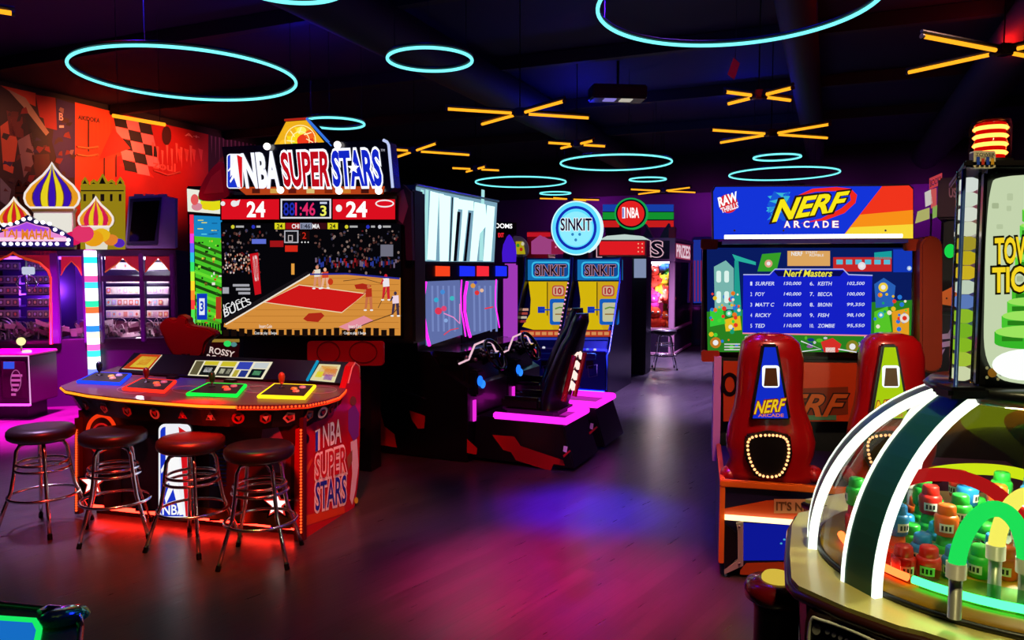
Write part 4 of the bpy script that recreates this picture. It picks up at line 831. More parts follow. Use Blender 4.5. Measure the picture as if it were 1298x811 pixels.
    part('back_trim', sbk, lambda m: [m.tube([(W_/2+s*.15, sy-.1-(z-.62)*.24, z) for z in (.6, .8, 1.02)], .025, CABR, n=8) for s in (-1, 1)], label='red side trims')
racing(0); racing(1)
t = thing('racing_marquee', 'slanted teal and white lit marquee lettered NITRO over both racing cabinets', 'sign', GF @ V((.9, 1.5, PN(560, 334).z)), GY)
def f(m):
    D = V((-.9, -1.5, -PN(560, 334).z)); 
PMq = Pl(frame(GF @ V((.9, 1.5, PN(560, 334).z)), GY), (0, -.03, 0), (0, -1, 0))
part('frame', t, lambda m: slab(m, PMq, [(527, 234), (632, 255), (628, 334), (524, 334)], .12, mat('#303848', .4), -.01))
part('lit_face', t, lambda m: slab(m, PMq, [(528.5, 236.5), (630.5, 257), (626.5, 332), (525.5, 331)], .01, E('#86b4cc', .8), -.002))
def f(m):
    w_ = E('#d8fff8', 1.25); g = E('#a8e4e4', 1.)
    for q in ([(545, 242), (556, 245), (552, 330), (541, 329)], [(556, 245), (562, 246), (566, 275), (563, 331), (557, 331)], [(561, 247), (571, 249), (568, 331), (563, 331)], [(575, 250), (581, 251), (576, 331), (571, 331)], [(580, 252), (600, 255), (600, 267), (580, 265)], [(586, 264), (593, 266), (586, 331), (581, 331)], [(601, 256), (607, 257), (601, 331), (595, 331)], [(606, 257), (615, 259), (617, 285), (608, 296), (604, 331), (599, 331)], [(617, 260), (627, 262), (622, 331), (612, 331)]): poly(m, PMq, q, w_, .004)
    for x in (533, 539, 610): poly(m, PMq, [(x, 240), (x+4, 241), (x+2, 330), (x-3, 330)], g, .003)
    for q in ([(579, 268), (583, 269), (578, 331), (574, 331)], [(593.5, 269), (596.5, 270), (590.5, 331), (587, 331)], [(572, 250), (573.5, 250.5), (570, 331), (568.6, 331)]): poly(m, PMq, q, BLK, .007)
part('lettering', t, f)
part('top_rail', t, lambda m: m.tube([PMq(527, 234), PMq(632, 255)], .012, STEEL, n=8))
# ================================================================ ball toss machines
BO = V((*at_z(764, 503, 0).xy, 0)); BY = math.radians(-22); BF = frame(BO, BY)
PB0 = Pl(BF, (0, 0, 0), (0, -1, 0)); PB1 = Pl(BF, (0, .9, 0), (0, -1, 0)); PBs = Pl(BF, (0, 0, 0), (1, 0, 0))
zc = PB0(700, 445).z; hx0, hx1, hx2 = PB1(667, 340).x, PB1(728.5, 340).x, PB1(791, 340).x; zh0, zh1 = PB1(730, 356).z, PB1(730, 327).z
BW = hx2-hx1
YEL = mat('#e8c010', .35, coat=.3); DBLUE = mat('#1424a8', .35, coat=.2)
def toss(i):
    xr = hx2 if i else hx1; xl = xr-BW
    g = BF @ V((xr, 0, 0)); D = V((-xr, 0, 0))
    class Q:
        def __init__(s, pl): s.pl = pl; s.n = pl.n
        def __call__(s, x, y, h=0.): return s.pl(x, y, h)+D
    t = thing('ball_toss_machine', ('blue and yellow ball toss cabinet under the round cyan sign, left of two', 'blue and yellow ball toss cabinet with black side wall, right of two')[i], 'arcade machine', g, BY, 'ball toss machines')
    F0, F1 = Q(PB0), Q(PB1)
    part('console', t, lambda m: m.box(-BW+.02, .0, .08, -.02, .9, zc, DBLUE, .02)); part('plinth', t, lambda m: m.box(-BW+.05, .04, 0, -.05, .9, .08, BLK))
    part('cabinet_back', t, lambda m: m.box(-BW+.01, .92, 0, -.01, 1.45, zh1, BLK, .01))
    hd = part('header', t, lambda m: m.box(-BW+.01, .8, zh0, -.01, 1.3, zh1, mat('#1a60a8', .4), .02))
    x0, x1 = (669, 726.5) if i == 0 else (732, 789.5)
    H0 = Q(Pl(BF, (0, .795, 0), (0, -1, 0)))
    def f(m):
        rect(m, H0, x0, 329, x1, 355, E('#1878c0', .8), .002); poly(m, H0, rr(x0+5, 331.5, x1-4, 352.5, 5), E('#38c0f0', .95), .005); poly(m, H0, rr(x0+7, 333.5, x1-6, 350.5, 4), E('#1450a0', .8), .008)
        txt(m, H0, 'SINKIT', (x0+10, 336, x1-9, 349), E('#e8a0a0', .8), .011, .05); txt(m, H0, 'SINKIT', (x0+10, 336, x1-9, 349), mat('#181850', .5), .014, .02)
    part('header_face', hd, f)
    # sloped play field
    PP = Q(Pl(BF, (0, .3, zc), (0, -(zh0-zc), .55)))
    def f(m):
        a, b, c, d = (-BW+.04, .3, zc), (-.04, .3, zc), (-.04, .85, zh0), (-BW+.04, .85, zh0)
        m.prism([a, b, c, d], [V(p)+V((0, .06, 0)) for p in (a, b, c, d)], mat('#20308a', .4))
    pf = part('play_field', t, f)
    o_ = x0-669
    def f(m):
        e = lambda c: E(c, .75)
        poly(m, PP, [(670+o_, 357), (694+o_, 357), (694+o_, 400), (702+o_, 418), (676+o_, 418), (662+o_, 414), (672+o_, 398), (673+o_, 380)], e('#f0cc10'), .006)
        poly(m, PP, [(694+o_, 357), (724+o_, 357), (718+o_, 380), (708+o_, 418), (702+o_, 418), (694+o_, 400)], e('#e8b81c'), .006)
        pline(m, PP, [(694+o_, 358), (694+o_, 400)], .008, mat('#604808', .5), .008)
        poly(m, PP, rr(700+o_, 362, 716+o_, 376, 4), e('#d04848'), .01); poly(m, PP, rr(701.5+o_, 363.5, 714.5+o_, 374.5, 3), e('#e8c0a0'), .013); txt(m, PP, '10', (704+o_, 365.5, 712+o_, 373), e('#c02030'), .016, .04)
        poly(m, PP, rr(697+o_, 379, 722+o_, 412, 3), e('#1868d0'), .009); poly(m, PP, rr(701+o_, 384, 720+o_, 408, 2), e('#d8d8b0'), .013)
        pline(m, PP, [(704+o_, 392), (710+o_, 390), (717+o_, 391)], .012, e('#70a040'), .016); rect(m, PP, 704+o_, 398, 717+o_, 399.5, e('#a07030'), .016); pline(m, PP, [(685+o_, 393), (697+o_, 393)], .012, e('#1850d0'), .012); rect(m, PP, 682+o_, 389, 691+o_, 397, e('#1838c0'), .012)
        for k in range(4): rect(m, PP, 656+o_, 391+k*5, 670+o_-k, 394+k*5, e(('#e0a890', '#b84a40', '#d8c8b0', '#a03040')[k]), .008)
        rect(m, PP, 660+o_, 419, 712+o_, 427, e('#c83c28'), .009); [rect(m, PP, 663+o_+k*8, 421, 669+o_+k*8, 425, e('#f0a060'), .012) for k in range(6)]
        rect(m, PP, 658+o_, 428, 708+o_, 431, e('#3040c0'), .009)
    part('field_graphics', pf, f)
    part('console_deck', t, lambda m: m.box(-BW+.03, .0, zc, -.03, .4, zc+.03, mat('#2838b0', .3, coat=.4), .01))
    for k in range(5): part('button', t, lambda m: m.lathe([(.022, 0), (.02, .02), (.001, .025)], E(('#6aa0ff', '#f0f0ff', '#f04040', '#6aa0ff', '#f0f0ff')[k], .8), (-BW+.12+k*.11, .09, zc+.03), 12))
    fx0 = 654 if i == 0 else 711
    def f(m):
        e = lambda c: mat(c, .5)
        poly(m, F0, rr(fx0+1, 442, fx0+26, 453, 3), E('#e83a50', .7), .004); poly(m, F0, rr(fx0+3, 444, fx0+24, 451, 2), E('#401020', .5), .008); txt(m, F0, 'SINKIT', (fx0+5, 445, fx0+22, 450), E('#f06070', .8), .012, .03)
        for q in ([(0, 470), (6, 458), (18, 456), (26, 464), (26, 474), (14, 480), (2, 478)], [(2, 484), (18, 482), (24, 490), (10, 498), (2, 494)], [(34, 464), (46, 462), (46, 476), (36, 478)]): pline(m, F0, [(fx0+x, y) for x, y in q], .007, mat('#8878c8', .5), .006, True)
        pline(m, F0, [(fx0+31, 448), (fx0+44, 448), (fx0+44, 455), (fx0+31, 455)], .006, mat('#40a0e8', .5), .006, True); rect(m, F0, fx0+32, 457, fx0+41, 467, BLK, .006)
    part('console_graphics', t, f)
    part('under_light', t, lambda m: m.box(-BW+.06, .0, .05, -.06, .03, .078, E('#1838ff', 14)))
    for s, col in ((-BW, BLK), (-.03, BLK)):
        pr = [(.02, .0), (1.45, .0), (1.45, zh1+.01), (.75, zh1+.01), (.7, zh0), (.12, zc+.02), (.0, zc-.02), (.0, .1)]
        sp = part('side_panel', t, lambda m: m.prism([(s, y, z) for y, z in pr], [(s+.03, y, z) for y, z in pr], mat('#0c0c1c', .3, coat=.2)))
        part('edge_trim', sp, lambda m: m.tube([(s+.015, y-.004, z) for y, z in pr[3:8]], .012, mat('#2850d8', .3), n=8))
    if i == 0:
        def f(m):
            a, b = V((-.02, .12, zc+.02)), V((-.02, .7, zh0))
            m.tube([a+V((0, -.03, 0)), b+V((0, -.03, 0))], .02, mat('#2a1030', .4), n=8)
            for k in range(16): m.ball(a.lerp(b, (k+.5)/16)+V((0, -.052, 0)), .013, E('#f8a0d8', 1.2), 8)
        part('bulb_strip', t, f, label='strip of small pink bulbs')
toss(0); toss(1)
PR = Pl(BF, (0, .78, 0), (0, -1, 0)); c = PR(730.5, 289); g = BF @ V((c.x, .8, zh1)); SF2 = frame(g, BY); PR = Pl(SF2, (0, -.06, 0), (0, -1, 0))
t = thing('round_sign', 'glowing cyan round sign standing on top of the two ball toss cabinets', 'sign', g, BY)
part('rim', t, lambda m: slab(m, PR, [(730.5+32*math.cos(k*.1309), 289+34.5*math.sin(k*.1309)) for k in range(48)], .12, E('#c8f4ff', 1.2)))
def f(m):
    disc(m, PR, 730.5, 289, 30.5, 33, E('#58d0ff', 1.15), .003, 40); annulus(m, PR, 730.5, 289, 26, 28, 3.5, E('#1430b8', .9), .006, 40); disc(m, PR, 730.5, 290, 21, 22, E('#88e4ff', 1.1), .006, 30)
    txt(m, PR, 'SINKIT', (711, 277, 750, 292), E('#f0f8ff', 1.), .009, .06); txt(m, PR, 'SINKIT', (711, 277, 750, 292), mat('#182878', .5), .012, .02)
    for x, y in ((726, 297), (735, 297), (730, 304)): disc(m, PR, x, y, 1.8, 2, E('#3088c8', .9), .009, 10)
part('face', t, f)
part('bracket', t, lambda m: m.box(-.2, -.05, 0, .2, .04, .08, BLK))

# ================================================================ hoop game behind, seen over the ball toss cabinets
HO = V((*at_y(800, 330, 19.0).xy, 0)); HF = frame(HO, BY); PH = Pl(HF, (0, 0, 0), (0, -1, 0))
t = thing('hoop_machine', 'tall hoop shooting game with striped red, green and blue top and round red emblem', 'arcade machine', HO, BY)
a, b = PH(764, 258), PH(853, 290)
part('cabinet', t, lambda m: m.box(a.x+.05, .06, 0, PH(803, 280).x, .9, a.z-.02, mat('#101020', .4), .02))
for s in ((764, 785), (818, 854)):
    part('striped_wing', t, lambda m: (slab(m, PH, [(s[0], 259), (s[1], 259), (s[1], 288), (s[0], 288)], .06, BLK), rect(m, PH, s[0], 259, s[1], 268, E('#1c48c0', .7), .003), rect(m, PH, s[0], 269, s[1], 278, E('#18a838', .7), .003), rect(m, PH, s[0], 279.5, s[1], 288, E('#d82020', .8), .003)))
o = part('round_emblem', t, lambda m: slab(m, PH, [(801+21*math.cos(k*.16535), 271+20*math.sin(k*.16535)) for k in range(38)], .14, E('#18a850', .9), .1))
part('emblem_face', o, lambda m: (disc(m, PH, 801, 271, 19, 18, mat('#101010', .4), .103, 36), disc(m, PH, 801, 271, 17, 16, E('#e02020', 1.), .106, 36), txt(m, PH, 'NBA', (796, 264, 811, 276), E('#f8f0f0', 1.1), .11, .03), poly(m, PH, [(790, 263), (794, 263), (794, 277), (790, 277)], E('#f0f0ff', 1.), .11), poly(m, PH, [(790.5, 264), (792, 264), (792, 276), (790.5, 276)], E('#2038c0', 1.), .113)))
# red lit header of the next machine, with a pale arched top
XO = V((*at_y(795, 330, 12.9).xy, 0)); XF = frame(XO, BY); PXh = Pl(XF, (0, 0, 0), (0, -1, 0)); a, b = PXh(762, 300), PXh(819, 325)
t = thing('red_header_machine', 'machine with red header and pale arched top right behind the ball toss cabinets', 'arcade machine', XO, BY)
part('cabinet', t, lambda m: m.box(a.x, .03, 0, b.x, .5, b.z, mat('#14141e', .4), .02))
o = part('header', t, lambda m: slab(m, PXh, [(759, 304), (820, 304), (820, 325), (759, 325)], .3, mat('#c01820', .4), .05))
part('header_face', o, lambda m: (rect(m, PXh, 761, 306, 818, 323, E('#e81c24', .9), .054), [disc(m, PXh, x, y, 1, 1, E('#f8a080', 1.), .057, 8) for x in (810, 815) for y in (309, 314, 319)]))
part('arched_top', t, lambda m: slab(m, PXh, [(760, 304), (770, 299), (792, 297), (812, 299), (821, 304)], .25, E('#d0e8e0', .8), .03))
part('window', t, lambda m: slab(m, PXh, [(804, 328), (819, 328), (819, 352), (804, 352)], .02, E('#a0b0d8', .6), .02))
# pink house-shaped top at the left behind
YO = V((*at_y(690, 330, 13.2).xy, 0)); YF = frame(YO, BY); P = Pl(YF, (0, 0, 0), (0, -1, 0)); a, b = P(672, 300), P(722, 330)
t = thing('pink_top_machine', 'machine with pink gabled top peeking over the left ball toss cabinet', 'arcade machine', YO, BY)
part('cabinet', t, lambda m: (m.box(a.x, .03, 0, b.x, .8, b.z, mat('#200c24', .4), .02), m.box(a.x-.1, .1, b.z, a.x+.3, .5, a.z+.1, mat('#c81830', .4), .01)))
part('gabled_top', t, lambda m: slab(m, P, [(674, 306), (674, 322), (698, 322), (698, 306), (685, 298)], .4, E('#b04a90', .75), .02))
part('lit_header', t, lambda m: (slab(m, P, [(699, 306), (724, 304), (724, 322), (699, 322)], .1, E('#a0204c', .7), .01), rect(m, P, 668, 294.5, 698, 300, E('#d01828', .8), .0), [disc(m, P, 705+6*k, 313, 1.2, 1.4, E('#f080b0', .9), .014, 8) for k in range(3)]))
# ================================================================ purple lit column beside the racing cabinets
t = thing('pointed_column', 'purple lit column with pointed top between racing and ball toss cabinets', 'light column', V((*at_y(646, 400, 9.35).xy, 0)), 0)
P = Pl(frame(t.location, 0), (0, 0, 0), (0, -1, 0)); a, b = P(638, 334), P(656, 334)
part('column', t, lambda m: m.prism([(a.x, -.09, .05), (b.x, -.09, .05), (b.x, .09, .05), (a.x, .09, .05)], [(a.x, -.09, a.z), (b.x, -.09, a.z), (b.x, .09, a.z), (a.x, .09, a.z)], E('#b040c8', .8), bev=.02), label='lit pinkish purple shaft')
part('pointed_cap', t, lambda m: m.lathe([(.085, P(646, 332).z), (.09, P(646, 320).z), (.075, P(646, 310).z), (.03, P(646, 300).z), (.001, P(646, 297).z)], E('#4a18e0', .8), (P(645.5, 320).x, 0, 0), 20), label='violet pointed cap')
part('base', t, lambda m: m.box(a.x-.06, -.14, 0, b.x+.06, .14, .05, BLK, .01))
# cartoon sign beyond
t = thing('cutout_sign', 'small yellow and green cutout sign beyond the purple pointed column', 'sign', V((*at_y(660, 320, 13.).xy, 0)), BY)
P = Pl(frame(t.location, BY), (0, 0, 0), (0, -1, 0))
part('board', t, lambda m: (slab(m, P, bow([(650, 302), (656, 299), (664, 303), (669, 312), (667, 324), (652, 324)], 4), .05, mat('#c8b8a8', .5)), slab(m, P, [(654, 306), (663, 306), (666, 322), (655, 322)], .01, E('#c8b818', .7), .012), [disc(m, P, x, y, 2, 2.4, E(c, .7), .016, 10) for x, y, c in ((657, 311, '#38a030'), (661, 316, '#c83020'), (663, 309, '#e8e0c0'))]))
part('post', t, lambda m: m.box(P(656, 330).x, .0, 0, P(663, 330).x, .06, P(656, 323).z, BLK))
# ================================================================ plush claw machine
LO = V((*at_z(853, 452, 0).xy, 0)); LF = frame(LO, BY); P = Pl(LF, (0, 0, 0), (0, -1, 0)); PSd = Pl(LF, (0, 0, 0), (1, 0, 0))
t = thing('claw_machine', 'pink framed glass claw machine full of plush toys behind the far stool', 'prize machine', LO, BY)
wl = P(745, 400).x; dp = PSd(877, 400).y; zt_, zs, zb_ = P(850, 303).z, P(850, 330).z, P(850, 418).z; PK_ = mat('#c08898', .35, coat=.2)
part('base', t, lambda m: m.box(wl, .0, .0, 0, dp, zb_, mat('#241428', .4), .015))
for x, y in ((-.05, .05), (wl+.05, .05), (-.05, dp-.05), (wl+.05, dp-.05)): part('corner_post', t, lambda m: m.box(x-.06, y-.06, 0, x+.06, y+.06, zt_, PK_, .012))
part('canopy', t, lambda m: m.box(wl, .0, zs, 0, dp, zt_, mat('#1c0f20', .35), .015))
for z in (zs, zb_, zt_, .05): part('frame_rail', t, lambda m: m.box(wl, -.02, z-.03, .02, dp, z+.03, PK_, .01))
part('back_panel', t, lambda m: m.box(wl+.06, dp-.06, zb_, -.06, dp-.04, zs, mat('#d8c8d8', .5)))
part('light_bar', t, lambda m: m.box(wl+.15, .15, zs-.05, -.15, .25, zs-.032, E('#fff4ff', 45)), label='white light bar')
part('lettering', t, lambda m: (txt(m, P, 'PRIZES', (740, 306, 839.5, 325), E('#e8b8c8', .8), .012, .06), txt(m, P, 'PRIZES', (740, 306, 839.5, 325), mat('#180c18', .5), .016, .02)))
part('lettering', t, lambda m: (poly(m, PSd, [(856, 308), (875, 311), (875, 330), (856, 327)], E('#c04870', .6), .005), txt(m, PSd, 'PRIZES', ((857, 310), (874, 313), (874, 328), (857, 325)), E('#f8d8e8', .8), .012, .03)))
part('glass_pane', t, lambda m: (m.box(wl+.1, .0, zb_, -.1, .008, zs, glass('#ffffff', 0, .02)), m.box(-.015, .1, zb_, -.007, dp-.1, zs, glass('#ffffff', 0, .02))))
part('side_poster', t, lambda m: (m.box(-.35, .25, zb_, -.3, dp-.2, zb_+.55, E('#c02870', .5))))
for x, k in ((P(806, 400).x+.05, .3), (P(806, 400).x+.42, .8)): part('topper_wing', t, lambda m: m.prism([(x, .2, zt_), (x+.28, .2, zt_), (x+.25*k, .2, zt_+.34), (x+.1, .2, zt_+.2)], [(x, .4, zt_), (x+.28, .4, zt_), (x+.25*k, .4, zt_+.34), (x+.1, .4, zt_+.2)], BLK), label='dark wing on top')
part('corner_lamp', t, lambda m: m.box(-.12, -.03, zt_, .02, .1, zt_+.25, mat('#c81820', .4), .02), label='red corner block')
toys = [(829, 331, .16, '#e8e4e8', 'white'), (839, 334, .17, '#1c58c0', 'blue'), (847, 346, .15, '#30a040', 'green'), (827, 352, .2, '#e03020', 'red haired'), (842, 362, .19, '#e8c028', 'yellow'), (829, 370, .19, '#f048a0', 'pink'), (846, 375, .17, '#d83830', 'dark red'), (828, 386, .18, '#c028a8', 'magenta'), (840, 393, .17, '#a8c020', 'lime green'), (830, 405, .22, '#e83818', 'orange red'), (845, 408, .2, '#f06018', 'orange'), (838, 381, .14, '#f0a8c0', 'pale pink')]
for k, (x, y, R, col, nm) in enumerate(toys):
    pl = Pl(LF, (0, .3+.11*(k % 3), 0), (0, -1, 0)); c = pl(x, y); g = LF @ (c-V((0, 0, R)))
    q = thing('plush_toy', nm+' plush toy piled up inside the claw machine', 'toy', g, BY+.3*math.sin(k*2.3), 'plush toys in the claw machine')
    M_ = mat(col, .85, bump=.6, nscale=60)
    part('body', q, lambda m: m.ball((0, 0, R*.75), (R*.85, R*.7, R*.75), M_))
    hd = part('head', q, lambda m: m.ball((0, -.02, R*1.65), (R*.68, R*.6, R*.6), M_))
    part('eye', hd, lambda m: [m.ball((s*R*.25, -R*.58, R*1.75), R*.13, mat('#f4f4f4', .3), 8) for s in (-1, 1)] + [m.ball((s*R*.25, -R*.69, R*1.75), R*.06, BLK, 8) for s in (-1, 1)])
    for s in (-1, 1): part('ear', hd, lambda m: m.ball((s*R*.5, 0, R*2.15), (R*.22, R*.14, R*.28), M_, 8)); part('paw', q, lambda m: m.ball((s*R*.75, -R*.4, R*.7), (R*.28, R*.3, R*.34), M_, 8))
t = thing('toy_bed', 'heap of red and orange stuffing toys filling the bottom of the claw machine', 'toys', LF @ V((wl/2, .6, zb_)), BY); bpy.data.objects.remove(t)
# lit things along the far wall
t = thing('blue_lit_machine', 'narrow blue lit machine against the far wall right of the claw machine', 'arcade machine', V((*at_y(886, 420, 18.6).xy, 0)), BY)
P = Pl(frame(t.location, BY), (0, 0, 0), (0, -1, 0)); a, b = P(877, 300), P(897, 395)
part('cabinet', t, lambda m: m.box(a.x, .0, 0, b.x+.15, .4, a.z, mat('#182060', .4), .03)); part('lit_panel', t, lambda m: (rect(m, P, 879, 304, 889, 384, E('#2440c0', .55), .004), rect(m, P, 890, 306, 896, 384, E('#5028a0', .45), .004), [rect(m, P, 880+k*4, 330, 881.5+k*4, 382, E('#c83060', .4), .008) for k in range(4)]))
part('round_base', t, lambda m: m.lathe([(.45, .0), (.5, .3), (.4, .8), (.2, .95)], mat('#101428', .4), (b.x-.2, -.5, 0), 24))
pb = room(0, V1, 0); PWb = Pl(IDF, pb, -RV)
o = part('restroom_sign', None, lambda m: (slab(m, PWb, [(604, 280), (655, 282), (655, 297), (604, 297)], .03, mat('#0c0a14', .5), .04), txt(m, PWb, 'RESTROOMS', ((607, 282), (650, 284), (650, 289.5), (607, 288.5)), E('#ffffff', 1.2), .045, .02)))
tag(o, 'white lettered restroom sign on the far wall beside the teal marquee', 'sign')
o = part('exit_light', None, lambda m: (slab(m, PWb, [(631, 294), (641, 294), (641, 302), (631, 302)], .06, mat('#300810', .5), .05), txt(m, PWb, 'EXIT', (632.5, 295.5, 639.5, 300.5), E('#ff2838', 1.), .055, .03)))
tag(o, 'small red lit sign below the restroom lettering on the far wall', 'sign')
# ================================================================ foam blaster machine
NRY = math.radians(-14); NRO = V((1.19, 4.3, 0))+V((math.cos(NRY), math.sin(NRY), 0))*.93; NRF = frame(NRO, NRY)
t = thing('foam_blaster_machine', 'two-seat foam blaster cabinet with red gun shields and blue score screen', 'arcade machine', NRO, NRY)
Pn = lambda y: Pl(NRF, (0, y, 0), (0, -1, 0))
PN1 = Pn(1.0); PN0 = Pn(0)
ORG = mat('#c8501c', .4, coat=.2, noise=.1); ORE = mat('#e87a20', .4); NRED = mat('#a00a10', .28, coat=.5, noise=.08); TEALD = mat('#0c2a2a', .5)
a, b = PN1(891, 306), PN1(1162, 458)
part('cabinet', t, lambda m: (m.box(a.x, 1.03, b.z-.02, b.x, 1.5, a.z, mat('#0a0a14', .4), .02), m.box(a.x+.09, .96, .45, a.x+.14, 1.5, b.z, mat('#d8a8dc', .4)), m.box(a.x+.14, 1.02, 0, b.x, 1.3, b.z-.01, TEALD)))
def f(m):
    e = lambda c: E(c, .95); P = PN1; r = random.Random(8)
    slab(m, P, [(893, 310), (1158, 310), (1156, 455), (895, 448)], .03, GLOSS, 0)
    poly(m, P, [(896, 314), (1156, 314), (1154, 446), (897, 446)], e('#0a1c60'), .002)
    poly(m, P, [(896, 395), (1156, 380), (1154, 446), (897, 446)], e('#2a8020'), .003)
    for q, c in (([(905, 338), (920, 330), (930, 340), (930, 392), (906, 392)], '#7ab8b0'), ([(928, 322), (958, 332), (958, 336), (932, 330)], '#28b0a0'), ([(931, 330), (936, 330), (940, 400), (930, 400)], '#20a090'), ([(966, 322), (990, 320), (984, 344), (960, 344)], '#38a028'), ([(998, 318), (1052, 318), (1052, 337), (998, 337)], '#e0a860'), ([(1056, 326), (1130, 326), (1130, 344), (1056, 344)], '#c82828'), ([(1108, 320), (1130, 318), (1130, 328), (1108, 328)], '#18a0a0'), ([(1132, 316), (1156, 316), (1156, 345), (1132, 345)], '#1438b8'), ([(900, 392), (916, 390), (920, 410), (900, 414)], '#38d038'), ([(1108, 395), (1125, 388), (1130, 420), (1108, 428)], '#58c828'), ([(1130, 395), (1152, 390), (1152, 425), (1132, 425)], '#e8a020'), ([(1108, 360), (1120, 352), (1135, 362), (1132, 388), (1110, 390)], '#2860b8'), ([(918, 405), (938, 400), (940, 418), (920, 420)], '#e8c020')): poly(m, P, q, e(c), .005)
    for x, y in ((911, 350), (911, 376), (921, 350), (921, 376)): poly(m, P, rr(x-3, y-7, x+3, y+8, 2.5), e('#e0f8f0'), .007)
    for k in range(6): rect(m, P, 1060+k*12, 329, 1068+k*12, 335, e('#58c0d8'), .007)
    for k in range(70):
        x = r.choice([r.uniform(897, 938), r.uniform(1108, 1150)]); y = r.uniform(365, 440); s = r.uniform(1.2, 3.2); disc(m, P, x, y, s, s, e(r.choice(['#e8c020', '#48d838', '#e83828', '#2878d8', '#f0e8d0', '#18a070', '#e87820'])), .006+.0001*k, 8)
    for k in range(40): x, y = r.uniform(945, 1105), r.uniform(427, 444); disc(m, P, x, y, r.uniform(1.5, 5), r.uniform(1, 2.6), e(r.choice(['#58b828', '#2a7018', '#c8c8d0', '#1a3a80', '#8a5a9a'])), .006+.0001*k, 8)
    for x, y, R, c in ((907, 434, 7, '#c07820'), (1080, 439, 8, '#888020'), (1119, 364, 6, '#f0d040'), (1146, 403, 6, '#e8e0d0'), (1092, 337, 5, '#e8e0e8'), (974, 334, 5, '#e0a080'), (924, 397, 4, '#58d8a0'), (1116, 399, 4, '#40b0d0'), (1152, 340, 3, '#a0c0f0')): disc(m, P, x, y, R, R, e(c), .012, 16); disc(m, P, x, y, R*.5, R*.5, e('#f0f0f0' if c != '#e8e0d0' else '#e03020'), .014, 12)
    for q, c in (([(1040, 433), (1055, 428), (1066, 436), (1062, 446), (1044, 446)], '#d83028'), ([(1046, 440), (1058, 440), (1058, 446), (1046, 446)], '#f0e0d8')): poly(m, P, q, e(c), .016)
    pline(m, P, [(1015, 432), (1040, 442), (1010, 446)], .004, e('#e8e8f0'), .016); pline(m, P, [(1062, 442), (1085, 446)], .004, e('#e8e8f0'), .016)
    txt(m, P, 'NERF', (1003, 319, 1017, 324), e('#f0f0f0'), .008, .02); txt(m, P, 'STREET', (1021, 318.5, 1036, 321.5), e('#f0f0f0'), .008); txt(m, P, 'RUMBLE', (1026, 322, 1044, 325), e('#f0f0f0'), .008)
    for y in (435, 438.5, 442): rect(m, P, 918, y, 938, y+1.6, e('#d0d0d0'), .014)
    poly(m, P, [(942, 348), (975, 348), (982, 341), (1068, 341), (1075, 348), (1105, 349), (1103, 425), (941, 422)], e('#1420c8'), .018)
    pline(m, P, [(942, 348), (975, 348), (982, 341), (1068, 341), (1075, 348), (1105, 349)], .004, e('#b0b8f0'), .02); pline(m, P, [(941, 422), (1103, 425)], .005, e('#f090a0'), .02)
    poly(m, P, [(980, 343), (1070, 343), (1064, 350), (986, 350)], e('#0a0c50'), .02); txt(m, P, 'Nerf Masters', (993, 342, 1054, 350.5), e('#f0e840'), .023, .02, .25)
    L = [('1', 'SURFER', '150,000', '6.', 'KEITH', '102,500'), ('2', 'FOY', '140,000', '7.', 'BECCA', '100,000'), ('3', 'MATT C', '130,000', '8.', 'BRONN', '99,350'), ('4', 'RICKY', '120,000', '9.', 'FISH', '98,100'), ('5', 'TED', '110,000', '10.', 'ZOMBIE', '95,550')]
    for k, row in enumerate(L):
        y = 357+k*13.3
        for s, x0, x1, sh in zip(row, (951, 957, 993, 1026, 1036, 1073), (953, 957+4*len(row[1]), 1015, 1031, 1036+3.6*len(row[4]), 1095), (0, .2, .2, 0, .2, .2)): txt(m, P, s, (x0, y, x1, y+4.6), e('#dfe6ff'), .022, .012, sh)
part('screen', t, f)
for x0, y0, x1, y1 in ((888, 303, 910, 316), (1144, 303, 1166, 318), (889, 444, 912, 458), (1142, 446, 1164, 460)): part('corner_bracket', t, lambda m: slab(m, PN1, rr(x0, y0, x1, y1, 3), .06, mat('#a03814', .4), .02))
part('side_post', t, lambda m: m.prism([PN1(x, y, .12) for x, y in rr(1160, 300, 1188, 470, 13)], [PN1(x, y, .12)+V((0, .5, 0)) for x, y in rr(1160, 300, 1188, 470, 13)], mat('#8a3410', .45, noise=.15), bev=.015))
PNM = Pl(NRF, (0, .85, 0), (0, -1, -.1))
mq = part('marquee', t, lambda m: slab(m, PNM, [(906, 235)]+[(1152, 233), (1158, 238), (1158, 303), (903, 304), (902, 242)], .16, mat('#1a2050', .4)))
